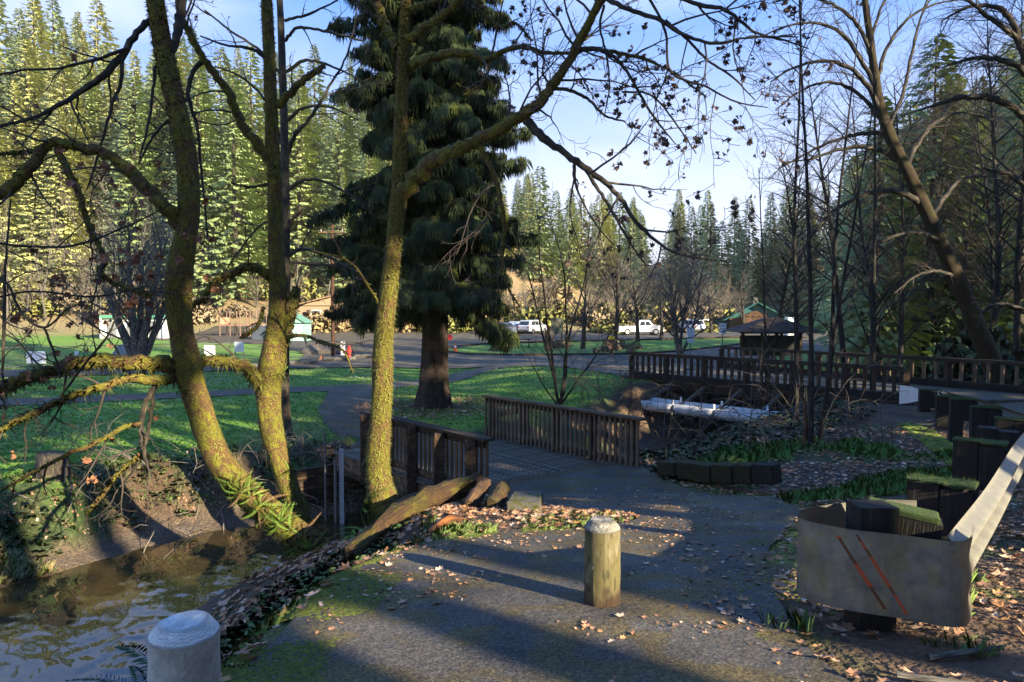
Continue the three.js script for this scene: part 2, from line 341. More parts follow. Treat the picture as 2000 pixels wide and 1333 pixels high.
function ribbon(name, line, width, mat, lift, n, hfn = ground0, cross = 6) {
  const pts = smooth2(line, n), mb = new MB(); let len = 0;
  pts.forEach(([x, d], k) => {
    const a = pts[Math.max(0, k - 1)], b = pts[Math.min(n, k + 1)], L = Math.hypot(b[0] - a[0], b[1] - a[1]), nx = -(b[1] - a[1]) / L, nd = (b[0] - a[0]) / L;
    if (k) len += Math.hypot(x - pts[k - 1][0], d - pts[k - 1][1]);
    for (let c = 0; c <= cross; c++) { const o = (c / cross - 0.5) * width * (1 + (c === 0 || c === cross ? 0.08 * (vnoise(len * 2, c * 9) - 0.5) : 0)), X = x + nx * o, D = d + nd * o; mb.vert(V(X, hfn(X, D) + lift, D), new THREE.Vector3(0, 1, 0), X / 1.9, D / 1.9); }
  });
  const w = cross + 1; for (let k = 0; k < n; k++) for (let c = 0; c < cross; c++) { const a = k * w + c; mb.i.push(a, a + 1, a + w, a + 1, a + w + 1, a + w); }
  return structure(name, mb.geo(true), mat);
}
const softPath = (() => { const c = new THREE.CatmullRomCurve3(nearPath.map(p => new THREE.Vector3(p[0], 0, p[1])), true, 'centripetal'); const o = c.getSpacedPoints(170).map(p => [p.x + 0.05 * (vnoise(p.x * 4, p.z * 4) - 0.5), p.z + 0.05 * (vnoise(p.x * 4 + 9, p.z * 4) - 0.5)]); o.pop(); return o; })();
sheet('asphalt_path', softPath, M.asphalt, 0.012, 0.35);
ribbon('footpath', footpath[0], 2.3, M.farAsphalt, 0.012, 60);
ribbon('footpath_branch', footpath[1], 2.2, M.farAsphalt, 0.018, 40);
sheet('parking_area', asphaltPark, M.farAsphalt, 0.02, 3, [island]);
const roadH = (x, d) => { const t = sstep(19, 3, d); return d < 30 ? lerp(ROAD, -0.35, t) : ground0(x, d); };
ribbon('road', roadLine.slice(0, 4), 6.4, M.farAsphalt, 0.03, 60, (x, d) => lerp(ROAD, -0.35, sstep(19, 3, d)));
ribbon('road_in_park', [[7.2, 28.9], ...roadLine.slice(5)], 5.6, M.farAsphalt, 0.026, 90);
{ // edge line painted along the road on the creek side
  const line = smooth2(roadLine.slice(0, 4), 60), off = line.map((p, k) => { const a = line[Math.max(0, k - 1)], b = line[Math.min(60, k + 1)], L = Math.hypot(b[0] - a[0], b[1] - a[1]); return [p[0] + (b[1] - a[1]) / L * -2.9, p[1] - (b[0] - a[0]) / L * -2.9]; });
  ribbon('road_edge_line', off, 0.1, M.sign, 0.036, 60, (x, d) => lerp(ROAD, -0.35, sstep(19, 3, d)), 1);
}
// ---------------------------------------------------------------- the creek
{
  const mb = new MB(), xs = axis(-12.5, 2.5, 0.075, -22, 40, 1.12), ds = axis(4.5, 18, 0.075, -30, 46, 1.12), W = xs.length;
  const wave = (x, d) => { const wx = x + 0.35 * fbm(x * 0.6, d * 0.6, 2), a = fbm(wx * 2.6 - d * 1.1, d * 4.3 + wx * 1.4, 3), b = fbm(wx * 7.2 + 9, d * 9.4 - wx * 2.2, 2); return 0.007 * (a - 0.5) + 0.009 * (b - 0.5); };
  for (const d of ds) for (const x of xs) mb.vert(V(x, WATER + wave(x, d) * sstep(16.5, 13, d), d), new THREE.Vector3(0, 1, 0), x, d);
  const keep = new Uint8Array(W * ds.length); ds.forEach((d, j) => xs.forEach((x, i) => { keep[j * W + i] = Math.abs(creekDist(x, d)) < 5.5 ? 1 : 0; }));
  for (let j = 0; j < ds.length - 1; j++) for (let i = 0; i < W - 1; i++) { const a = j * W + i; if (keep[a] && keep[a + W + 1]) mb.i.push(a, a + 1, a + W, a + 1, a + W + 1, a + W); }
  structure('creek_water', mb.geo(true), new THREE.MeshPhysicalMaterial({ color: col(0.22, 0.165, 0.07), roughness: 0.03, transmission: 0.8, thickness: 0, ior: 1.65, specularIntensity: 1 }));
}

// ---------------------------------------------------------------- footbridge
const R = rng(11);
const bu = new THREE.Vector2(-0.65, 0.76).normalize(), bv = new THREE.Vector2(0.76, 0.65).normalize();   // along and across the bridge (x, d)
const BL = 5.7, BW = 3.95, BN = new THREE.Vector2(-0.39, 11.6);
const bp = (l, w, y) => V(BN.x + bu.x * l + bv.x * w, y, BN.y + bu.y * l + bv.y * w);
const vary = (base, n, amt, seed, o = {}) => { const r = rng(seed), a = []; for (let k = 0; k < n; k++) { const m = base.clone(), f = 1 + amt * (r() - 0.5) * 2, w = 1 + 0.25 * amt * (r() - 0.5); m.color = base.color.clone(); m.color.r *= f * w; m.color.g *= f; m.color.b *= f / w; if (m.map) { m.map = m.map.clone(); m.map.offset.set(r(), r()); m.map.needsUpdate = true; } a.push(m); } return a; };
function varyC(base, n, amt, seed) { const r = rng(seed), a = []; for (let k = 0; k < n; k++) { const m = base.clone(), f = 1 + amt * (r() - 0.5) * 2, w = 1 + 0.3 * amt * (r() - 0.5); m.color = base.color.clone(); m.color.r *= f * w; m.color.g *= f; m.color.b *= f / w; a.push(m); } return a; }
const slatMats = varyC(std(col(0.55, 0.36, 0.22), { map: woodT, bumpMap: woodT, bumpScale: 0.003 }), 5, 0.35, 3), deckMats = varyC(M.deck, 5, 0.22, 4), darkMats = varyC(std(col(0.2, 0.135, 0.09), { map: woodT, bumpMap: woodT, bumpScale: 0.003 }), 4, 0.3, 5);
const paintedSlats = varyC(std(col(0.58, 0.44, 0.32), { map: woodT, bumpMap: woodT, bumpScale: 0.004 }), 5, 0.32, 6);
{
  const fb = thing('footbridge', 'brown timber footbridge with slatted railings crossing the creek', 'footbridge', bp(0, BW / 2, DECK));
  const o = fb.position, loc = (l, w, y) => bp(l, w, y).sub(o);
  const ang = Math.atan2(bv.y, bv.x);
  for (let k = 0; k * 0.145 < BL + 0.35; k++) {
    const l = -0.15 + k * 0.145, g = boxGeo(BW + 0.1, 0.045, 0.136, 0, 0, 0, 0.008), m = part('deck_plank', g, deckMats[k * 7 % 5], fb);
    m.position.copy(loc(l, BW / 2, DECK - 0.02 + 0.004 * (R() - 0.5))); m.rotation.y = ang + 0.004 * (R() - 0.5);
  }
  for (const w of [0.1, BW / 2, BW - 0.1]) part('girder', barGeo(loc(-0.2, w, DECK - 0.28), loc(BL + 0.2, w, DECK - 0.28), 0.2, 0.42), M.timberDark, fb);
  const slatG = boxGeo(0.074, 1.0, 0.03, 0, 0, 0, 0.006);
  for (const side of [0, 1]) {
    const w = side ? BW - 0.06 : 0.06, out = side ? 1 : -1;
    const rl = new THREE.Group(); rl.name = 'railing'; if (!side) rl.userData.label = 'near railing with heavy dark posts'; else rl.userData.label = 'far railing of closely set vertical slats'; fb.add(rl);
    const l0 = side ? -0.1 : 0.2, l1 = side ? 4.95 : 4.4, A = loc(l0 - 0.12, w, DECK + 1.09), B = loc(l1 + 0.12, w, DECK + 1.09);
    part('cap_rail', barGeo(A, B, 0.24, 0.05), side ? M.timber : M.timberDark, rl);
    part('top_rail', barGeo(loc(l0, w + out * 0.01, DECK + 1.0), loc(l1, w + out * 0.01, DECK + 1.0), 0.05, 0.12), M.timberDark, rl);
    part('bottom_rail', barGeo(loc(l0, w + out * 0.01, DECK + 0.14), loc(l1, w + out * 0.01, DECK + 0.14), 0.06, 0.15), M.timber, rl);
    const ns = Math.round((l1 - l0) / 0.15);
    for (let k = 0; k <= ns; k++) {
      const l = l0 + k * (l1 - l0) / ns, m = part('slat', slatG, (side ? paintedSlats : slatMats)[Math.floor(R() * 5)], rl);
      m.position.copy(loc(l, w - out * 0.045, DECK + 0.54 + 0.01 * (R() - 0.5))); m.rotation.y = ang + Math.PI / 2; m.rotation.z = 0.008 * (R() - 0.5);
    }
    for (let k = 0; k <= 4; k++) {
      const l = l0 + 0.25 + k * (l1 - l0 - 0.4) / 4;
      part('post', barGeo(loc(l, w + out * 0.13, DECK - 0.45), loc(l, w + out * 0.13, DECK + 1.05), 0.14, 0.19), darkMats[k % 4], rl);
    }
    if (!side) part('fascia_board', barGeo(loc(-0.1, w + out * 0.05, DECK - 0.2), loc(BL + 0.1, w + out * 0.05, DECK - 0.2), 0.045, 0.3), std(col(0.5, 0.37, 0.25), { map: woodT, bumpMap: woodT, bumpScale: 0.003 }), rl);
  }
  shade(fb);
  // timber abutments under both ends
  for (const [l, lab] of [[-0.3, 'dark plank abutment below the near end of the footbridge'], [BL + 0.3, 'dark plank abutment below the lawn end of the footbridge']]) {
    const ab = thing('abutment', lab, 'abutment', bp(l, BW / 2, -3.4));
    for (let k = 0; k < 5; k++) part('plank', barGeo(bp(l, -0.9, -3.2 + k * 0.26).sub(ab.position), bp(l, BW + 0.6, -3.2 + k * 0.26).sub(ab.position), 0.12, 0.25), darkMats[k % 4], ab);
  }
  // kick rail on the lawn past the far end
  const kr = thing('timber_rail', 'short weathered timber rail on posts at the lawn end of the footbridge', 'rail', V(-0.3, -1.8, 18.6));
  part('beam', barGeo(new THREE.Vector3(-0.25, 0.62, 0.3), new THREE.Vector3(0.75, 0.72, -0.4), 0.12, 0.16), M.timber, kr);
  part('post', boxGeo(0.14, 0.75, 0.14, 0.72, 0.36, -0.4), M.timber, kr);
  part('post', boxGeo(0.14, 0.7, 0.14, -0.2, 0.3, 0.28), M.timber, kr);
}
// ---------------------------------------------------------------- road bridge
{
  const NA = V(11.2, 0, 19.4), NB = V(4.7, 0, 26.7), FA = V(17.5, 0, 20.2), FB = V(9.6, 0, 31.2);
  const rb = thing('road_bridge', 'dark timber road bridge with picket railings behind the footbridge', 'bridge', V(9.5, ROAD, 24));
  const o = rb.position, L = (p, y) => new THREE.Vector3(p.x - o.x, y - o.y, p.z - o.z), mix = (a, b, t) => a.clone().lerp(b, t);
  // deck with asphalt top
  const q = [mix(NB, NA, -0.05), mix(NB, NA, 1.02), mix(FB, FA, 1.02), mix(FB, FA, -0.05)];
  const mb = new MB(), up = new THREE.Vector3(0, 1, 0);
  const slab = (y0, y1, mat, name) => { const s = new THREE.Shape(q.map(p => new THREE.Vector2(p.x - o.x, -(p.z - o.z)))); const g = new THREE.ExtrudeGeometry(s, { depth: y1 - y0, bevelEnabled: false }); g.rotateX(-Math.PI / 2); g.translate(0, y0 - o.y, 0); part(name, g, mat, rb); };
  slab(ROAD - 0.3, ROAD - 0.02, M.timberDark, 'deck_slab'); slab(ROAD - 0.02, ROAD + 0.045, M.farAsphalt, 'deck_surface');
  for (const t of [0.06, 0.35, 0.65, 0.94]) { const a = mix(NA, FA, t), b = mix(NB, FB, t); part('girder', barGeo(L(a, ROAD - 0.55), L(b, ROAD - 0.55), 0.3, 0.5), M.creosote, rb); }
  const pk = boxGeo(0.09, 0.78, 0.09), fpk = boxGeo(0.09, 0.75, 0.09);
  for (const [A, B, np, lab, kick] of [[NA, NB, 6, 'railing on the creek side nearest the camera', 0], [V(21.5, 0, 13.2), FB, 9, 'railing on the forest side', 1]]) {
    const rl = new THREE.Group(); rl.name = 'railing'; rl.userData.label = lab; rb.add(rl);
    const len = A.distanceTo(B), topY = ROAD + 0.98;
    part('top_rail', barGeo(L(A, topY), L(B, topY), 0.16, 0.13), M.timberDark, rl);
    part('kerb_beam', barGeo(L(A, ROAD + 0.17), L(B, ROAD + 0.17), 0.2, 0.22), M.creosote, rl);
    const per = 5;
    for (let k = 0; k <= np; k++) { const p = mix(A, B, k / np); part('post', barGeo(L(p, ROAD - 0.75), L(p, topY - 0.05), 0.2, 0.2), M.timberDark, rl); }
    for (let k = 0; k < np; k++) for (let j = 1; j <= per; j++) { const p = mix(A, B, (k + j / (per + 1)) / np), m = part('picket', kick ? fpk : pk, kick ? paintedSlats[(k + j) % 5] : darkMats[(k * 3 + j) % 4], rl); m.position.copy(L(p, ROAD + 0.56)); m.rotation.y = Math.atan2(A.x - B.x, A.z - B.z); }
  }
  for (let k = 0; k < 7; k++) { // outrigger struts on the creek side
    const p = mix(NB, NA, 0.05 + k * 0.145), out = new THREE.Vector3(-0.72, 0, 0.66);
    const a = L(p, ROAD - 0.05), b = L(p.clone().addScaledVector(out, 1.35).add(new THREE.Vector3(-0.5, 0, 0.1)), ROAD - 0.9);
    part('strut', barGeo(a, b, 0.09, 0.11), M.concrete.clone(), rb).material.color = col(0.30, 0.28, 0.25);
    part('outrigger', barGeo(L(p, ROAD - 0.98), L(p.clone().addScaledVector(out, 1.7), ROAD - 0.98), 0.14, 0.12), M.creosote, rb);
  }
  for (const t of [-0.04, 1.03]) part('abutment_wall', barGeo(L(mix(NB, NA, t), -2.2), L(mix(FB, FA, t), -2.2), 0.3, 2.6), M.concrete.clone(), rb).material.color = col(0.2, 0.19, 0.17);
  shade(rb);
  // twin pipes wrapped in peeling white jackets, hung on the outriggers
  for (const [off, dy, lab] of [[1.55, 0, 'white peeling insulated pipe hung beside the road bridge, nearer the footbridge'], [1.05, 0.06, 'white insulated pipe hung tight against the road bridge struts']]) {
    const out = new THREE.Vector3(-0.72, 0, 0.66), A = NB.clone().lerp(NA, -0.18).addScaledVector(out, off), B = NB.clone().lerp(NA, 0.97).addScaledVector(out, off);
    A.y = -1.75 + dy; B.y = -1.72 + dy;
    const pt = thing('insulated_pipe', lab, 'pipe', A), len = A.distanceTo(B), dir = B.clone().sub(A).normalize(), mats = varyC(std(col(0.66, 0.67, 0.7), { roughness: 0.55, map: softT }), 3, 0.12, 9);
    part('pipe', new MB().tube([new THREE.Vector3(), B.clone().sub(A)], [0.13, 0.13], 14).geo(), std(col(0.22, 0.2, 0.17)), pt);
    for (let k = 0; k < 7; k++) {
      const a = dir.clone().multiplyScalar(len * k / 7 + 0.05), b = dir.clone().multiplyScalar(len * (k + 1) / 7 - 0.09), P = [], Q = [];
      for (let j = 0; j <= 10; j++) { P.push(a.clone().lerp(b, j / 10)); Q.push(0.175 + 0.008 * Math.sin(j * 2.1 + k)); }
      part('jacket', new MB().tube(P, Q, 14, 0.05, k * 3.1).geo(true), mats[k % 3], pt);
      part('hanger', boxGeo(0.05, 0.34, 0.09, b.x, b.y + 0.14, b.z), M.white, pt);
    }
    shade(pt);
  }
}
// ---------------------------------------------------------------- guardrail
{
  const posts = [[2.42, 4.25], [3.6, 5.7], [5.15, 7.5], [6.8, 9.5], [8.1, 11], [9.05, 13], [9.6, 14.5], [10.25, 16.0], [10.8, 17.6]], tops = [0.26, 0.17, 0.17, -0.02, -0.13, -0.22, -0.25, -0.38, -0.43];
  const gr = thing('guardrail', 'galvanised guardrail on mossy timber posts with a wrapped round end', 'guardrail', V(2.6, ground0(2.6, 4.2), 4.2));
  const o = gr.position, capFuzz = std(col(0.11, 0.19, 0.02), { side: THREE.DoubleSide });
  const dirAt = k => { const a = posts[Math.max(0, k - 1)], b = posts[Math.min(posts.length - 1, k + 1)]; return new THREE.Vector2(b[0] - a[0], b[1] - a[1]).normalize(); };
  posts.forEach(([x, d], k) => {
    if (k === 0) return;
    const g = ground0(x, d), top = tops[k], t = dirAt(k), ang = Math.atan2(-(-t.y), t.x);   // rotation so local x runs along the rail
    const P = new THREE.Group(); P.name = 'post'; P.position.copy(V(x, g, d).sub(o)); P.rotation.y = Math.atan2(t.y, t.x); gr.add(P);
    P.rotation.z = 0.03 * (R() - 0.5); P.rotation.x = 0.04 * (R() - 0.5);
    const H = top - g + 0.3, w = 0.24;
    // post and block stand side by side across the rail line
    part('post_timber', boxGeo(w, H, 0.24, 0, H / 2 - 0.3, -0.10, 0.012), M.creosote, P);
    part('block', boxGeo(w, 0.42, 0.24, 0.0, top - g - 0.24, 0.142, 0.012), M.creosote, P);
    const cap = new THREE.BoxGeometry(w + 0.008, 0.02, 0.495, 8, 2, 16), A = cap.attributes.position;
    for (let i = 0; i < A.count; i++) { const X = A.getX(i), Z = A.getZ(i), n = fbm(X * 9 + k * 7, Z * 9, 3); A.setXYZ(i, X * (1 + 0.12 * (n - 0.5)), A.getY(i) + 0.026 * (n - 0.5) * (A.getY(i) > 0 ? 1 : 1.6), Z * (1 + 0.05 * (n - 0.5))); }
    cap.computeVertexNormals(); cap.translate(0, top - g + 0.006, 0.02);
    if (k !== 3) { part('moss_cap', cap, M.greenMoss, P); const fz = new MB(), q = rng(400 + k); for (let i = 0; i < 420; i++) { const X = (q() - 0.5) * (w + 0.02), Z = (q() - 0.5) * 0.51 + 0.02, Y = top - g + 0.02 + 0.04 * (fbm(X * 9 + k * 7, (Z - 0.02) * 9, 3) - 0.5), h = 0.012 + 0.022 * q(), a = q() * 6.28; fz.tri(new THREE.Vector3(X - 0.005, Y - 0.005, Z), new THREE.Vector3(X + 0.005, Y - 0.005, Z), new THREE.Vector3(X + 0.012 * Math.cos(a), Y + h, Z + 0.012 * Math.sin(a)), new THREE.Vector3(0.3 * Math.cos(a), 0.9, 0.3 * Math.sin(a)).normalize()); } part('moss_blades', fz.geo(), capFuzz, P, 'stuff'); }
  });
  // W-beam rail on the road side of the blocks
  const rl = posts.map(([x, d], k) => { const t = dirAt(k); return V(x + t.y * 0.36, tops[k] - 0.16, d - t.x * 0.36); });
  rl[0].copy(at(1862, 1060, 3.93)).setY(0.12);
  const prof = []; for (let j = 0; j <= 24; j++) { const v = j / 24 - 0.5; prof.push([v * 0.34, 0.052 * Math.cos(v * 4 * Math.PI) * -1 * (1 - 0.15 * Math.abs(v)) + 0.02]); }
  const curve = new THREE.CatmullRomCurve3(rl, false, 'centripetal'), NS = 90, mb = new MB();
  for (let k = 0; k <= NS; k++) {
    const p = curve.getPoint(k / NS), t = curve.getTangent(k / NS).setY(0).normalize(), nrm = new THREE.Vector3(-t.z, 0, t.x);   // toward the road
    prof.forEach(([v, f], j) => mb.vert(p.clone().addScaledVector(nrm, f * -1 * -1).add(new THREE.Vector3(0, v, 0)).sub(o), nrm, k * 0.2, j / 24 * 0.4));
  }
  for (let k = 0; k < NS; k++) for (let j = 0; j < 24; j++) { const a = k * 25 + j; mb.i.push(a, a + 1, a + 25, a + 1, a + 26, a + 25); }
  part('rail', mb.geo(true), std(col(0.27, 0.255, 0.22), { map: softT, roughness: 0.6, metalness: 0.25, side: THREE.DoubleSide }), gr);
  // wrapped sheet end: flat front toward the camera, bent round its left end
  const cv = document.createElement('canvas'); cv.width = 1024; cv.height = 384; const c = cv.getContext('2d'), r = rng(5);
  c.fillStyle = '#62605a'; c.fillRect(0, 0, 1024, 384);
  for (let k = 0; k < 900; k++) { const x = r() * 1024, y = r() * 384, s = 6 + r() * 60, g = 90 + r() * 80; c.fillStyle = r() < 0.3 ? `rgba(${g + 5},${g - 2},${g - 55},0.11)` : r() < 0.5 ? `rgba(${g - 40},${g - 40},${g - 35},0.10)` : `rgba(${g + 25},${g + 25},${g + 20},0.08)`; c.beginPath(); c.ellipse(x, y, s * (0.3 + r()), s, 0, 0, 6.3); c.fill(); }
  for (let k = 0; k < 500; k++) { c.fillStyle = `rgba(${60 + r() * 120},${60 + r() * 110},${40 + r() * 80},0.25)`; c.fillRect(r() * 1024, r() * 384, 1 + r() * 3, 2 + r() * 26); }
  const stripe = (x0, y0, x1, y1, w, a0) => { for (let k = 0; k < 150; k++) { const t = k / 150, g = fbm(t * 9 + a0, a0, 3); c.fillStyle = g > 0.52 ? `rgba(${150 + 40 * r()},${62 + 20 * r()},40,${0.75})` : `rgba(${70 + 30 * r()},${45 + r() * 15},30,0.7)`; const ww = w * (0.55 + 0.7 * g); c.fillRect(lerp(x0, x1, t) - ww / 2, lerp(y0, y1, t), ww, 4); } };
  stripe(395, 40, 600, 350, 20, 2.3); stripe(475, 20, 690, 360, 15, 7.7);
  const ct = new THREE.CanvasTexture(cv); ct.colorSpace = THREE.SRGBColorSpace;
  const line = [], A0 = at(1878, 1060, 3.86), A1 = at(1640, 1040, 4.12), A2 = at(1563, 1030, 4.3), A3 = at(1585, 1030, 4.52), A4 = at(1700, 1030, 4.72), A5 = at(1790, 1030, 4.7);
  const wrap = new THREE.CatmullRomCurve3([at(1897, 1060, 4.12), A0, A0.clone().lerp(A1, 0.5), A1, A2, A3, A4, A5].map(p => p.clone().setY(0)), false, 'centripetal');
  const wb = new MB(), NW = 72, total = wrap.getLength();
  for (let side = 0; side < 2; side++) {
    const base = wb.count;
    for (let k = 0; k <= NW; k++) {
      const p = wrap.getPointAt(k / NW), t = wrap.getTangentAt(k / NW), n = new THREE.Vector3(t.z, 0, -t.x), f = 1 - sstep(0.02, 0.17, k / NW);
      for (let j = 0; j <= 12; j++) {
        const v = j / 12, y = lerp(lerp(-0.215, -0.215, f), lerp(0.285, 0.295, f), v), bulge = 0.012 * f * Math.cos((v - 0.5) * 4 * Math.PI), q = p.clone().addScaledVector(n, bulge + side * 0.006); q.y = y + 0.003 * Math.sin(k * 0.2);
        wb.vert(q.sub(o), n, lerp(1.15, 0, Math.min(1, k / NW * total / 1.5)) , v);
      }
    }
    for (let k = 0; k < NW; k++) for (let j = 0; j < 12; j++) { const a = base + k * 13 + j; wb.i.push(a, a + 1, a + 13, a + 1, a + 14, a + 13); }
  }
  part('end_wrap', wb.geo(true), std(0xffffff, { map: ct, roughness: 0.45, metalness: 0.4, side: THREE.DoubleSide }), gr).userData.label = 'curved sheet metal end with two faded orange diagonal marks';
  // leg and mossy beam inside the wrap
  const la = at(1700, 1150, 4.3); la.y = 0;
  part('end_post', boxGeo(0.24, 0.85, 0.2, la.x - o.x, ground0(la.x, 4.2) + 0.36 - o.y, la.z - o.z), M.creosote, gr);
  const b0 = at(1692, 1025, 4.45), b1 = at(1835, 1055, 4.25);
  part('end_beam', barGeo(b0.clone().setY(0.21).sub(o), b1.clone().setY(0.16).sub(o), 0.2, 0.24), M.creosote, gr);
  const mc = barGeo(b0.clone().setY(0.345).sub(o), b1.clone().setY(0.295).sub(o), 0.21, 0.05, 0.02); part('moss_cap', mc, M.greenMoss, gr);
  // flared white end piece at the bridge
  const e0 = at(1757, 778, 18.3), e1 = at(1835, 770, 17.4), eb = new MB();
  for (let k = 0; k <= 20; k++) { const t = k / 20, p = e0.clone().lerp(e1, t), hh = lerp(0.25, 0.11, sstep(0, 0.85, t)), cy = lerp(-0.62, -0.52, t); for (let j = 0; j <= 6; j++) { const v = j / 6; eb.vert(new THREE.Vector3(p.x, cy + (v - 0.5) * 2 * hh, p.z + 0.03 * Math.cos((v - 0.5) * 4 * Math.PI) * sstep(0.2, 1, t)).sub(o), new THREE.Vector3(0, 0, 1), t, v); } }
  for (let k = 0; k < 20; k++) for (let j = 0; j < 6; j++) { const a = k * 7 + j; eb.i.push(a, a + 1, a + 7, a + 1, a + 8, a + 7); }
  part('end_shoe', eb.geo(true), std(col(0.68, 0.70, 0.70), { roughness: 0.5, metalness: 0.2, side: THREE.DoubleSide }), gr).userData.label = 'pale flared metal shoe where the guardrail meets the bridge';
  shade(gr);
}
// ---------------------------------------------------------------- bollards
{
  const mk = (x, d, dia, H, label, mat, topMat, chamfer, seed, tilt) => {
    const g = ground0(x, d), t = thing('bollard', label, 'bollard', V(x, g - 0.1, d), 'bollards beside the path'), r = dia / 2, prof = [];
    const hh = H + 0.1;
    prof.push([r * 1.0, 0]); for (let k = 1; k <= 14; k++) prof.push([r * (1.0 - 0.02 * k / 14 + 0.012 * Math.sin(k * 1.7 + seed)), (hh - chamfer) * k / 14]);
    const body = new THREE.LatheGeometry(prof.map(p => new THREE.Vector2(p[0], p[1])), 40), A = body.attributes.position;
    for (let i = 0; i < A.count; i++) { const a = Math.atan2(A.getZ(i), A.getX(i)), f = 1 + 0.03 * (fbm(Math.cos(a) * 2 + seed, Math.sin(a) * 2 + A.getY(i) * 1.5, 3) - 0.5); A.setXYZ(i, A.getX(i) * f, A.getY(i), A.getZ(i) * f); }
    body.computeVertexNormals();
    const uv = body.attributes.uv; for (let i = 0; i < uv.count; i++) uv.setXY(i, uv.getX(i) * 1.0, uv.getY(i) * 0.8);
    part('shaft', body, mat, t);
    const cp = [[r * 0.985, 0], [r * 0.97, chamfer * 0.15], [r * 0.72, chamfer * 0.85], [r * 0.6, chamfer * 0.98], [0.001, chamfer]], cap = new THREE.LatheGeometry(cp.map(p => new THREE.Vector2(p[0], p[1])), 40), C = cap.attributes.position;
    for (let i = 0; i < C.count; i++) { const n = fbm(C.getX(i) * 22 + seed, C.getZ(i) * 22, 3) - 0.5; C.setY(i, C.getY(i) + 0.022 * n * (C.getY(i) > chamfer * 0.5 ? 1 : 0.3)); }
    cap.computeVertexNormals(); cap.translate(0, hh - chamfer, 0); part('cap', cap, topMat, t);
    t.rotation.z = tilt; return t;
  };
  const algae = tex(512, (u, v) => { const b = fbm(u * 8, v * 4, 5, 0), f = fbm(u * 64, v * 16, 3, 0), g = 0.66 + 0.24 * (f - 0.5), m = sstep(0.36, 0.6, b), c = sstep(0.6, 0.7, fbm(u * 30, v * 9 + 7, 3)), gr = 1 - sstep(0.14, 0.34, v + 0.3 * (fbm(u * 14, v * 10 + 3, 4) - 0.5)); if (gr > 0.02) { const q = [lerp(0.70, 0.40, gr) * g, lerp(0.66, 0.29, gr) * g, lerp(0.48, 0.17, gr) * g]; return q; } return [lerp(0.74, 0.54, m) * g + 0.12 * (1 - c), lerp(0.72, 0.525, m) * g + 0.11 * (1 - c), lerp(0.64, 0.36, m) * g + 0.08 * (1 - c)]; });
  const w = mk(0.635, 4.73, 0.255, 0.605, 'olive stained wooden bollard with pale sloping top in the middle of the path', std(col(0.50, 0.46, 0.38), { map: algae, bumpMap: woodT, bumpScale: 0.006 }), std(col(0.62, 0.60, 0.56), { map: grainT, bumpMap: bumpT, bumpScale: 0.008 }), 0.065, 2, 0.0);
  const hole = new THREE.CylinderGeometry(0.014, 0.014, 0.012, 14); hole.rotateX(Math.PI / 2); part('bolt_hole', hole, M.black, w).position.set(-0.075, 0.40, 0.1085);
  mk(-1.29, 2.62, 0.262, 0.62, 'grey bollard with crumbling white top beside the water, nearest the camera', std(col(0.50, 0.49, 0.46), { map: softT, bumpMap: bumpT, bumpScale: 0.003 }), std(col(0.80, 0.81, 0.83), { map: softT, bumpMap: bumpT, bumpScale: 0.008 }), 0.055, 9, -0.01);
}
// ---------------------------------------------------------------- timber kerb, logs, concrete block, gauge
{
  const kw = thing('timber_kerb', 'low mossy timber block wall beside the path at the railing end', 'kerb', V(2.9, -1.7, 13.4)), A = V(2.95, 0, 13.35), B = V(4.55, 0, 11.55);
  const cuts = [0, 0.18, 0.5, 0.68, 0.83, 1];
  for (let k = 0; k < 5; k++) { const a = A.clone().lerp(B, cuts[k] + 0.006), b = A.clone().lerp(B, cuts[k + 1] - 0.006), y = -1.66 + 0.07 * k + 0.18; const a2 = a.clone().setY(y - 0.03 * (R() - 0.5)).sub(kw.position), b2 = b.clone().setY(y + 0.03).sub(kw.position);
    part('block', barGeo(a2, b2, 0.34 + 0.02 * R(), 0.34, 0.03), vary(k < 4 ? std(col(0.20, 0.22, 0.05), { map: mossT, bumpMap: bumpT, bumpScale: 0.02 }) : M.creosote, 1, 0.2, 50 + k)[0], kw); }
  shade(kw);
}
function logThing(name, label, category, pts, radii, mat, sides = 16, rough = 0.18, seed = 1) {
  const t = thing(name, label, category, pts[0].clone()), [P, Q] = smoothPath(pts.map((p, k) => [p.clone().sub(t.position), radii[k]]), 24);
  const mb = new MB().tube(P, Q, sides, rough, seed); const T = P[0].clone().sub(P[1]).normalize(), c = mb.vert(P[0], T, 0, 0); for (let s = 0; s < sides; s++) mb.i.push(s + 1, s, c);
  part('trunk', mb.geo(), mat, t); return [t, P, Q];
}
const rotM = std(col(0.42, 0.25, 0.13), { map: woodT, bumpMap: woodT, bumpScale: 0.02 });
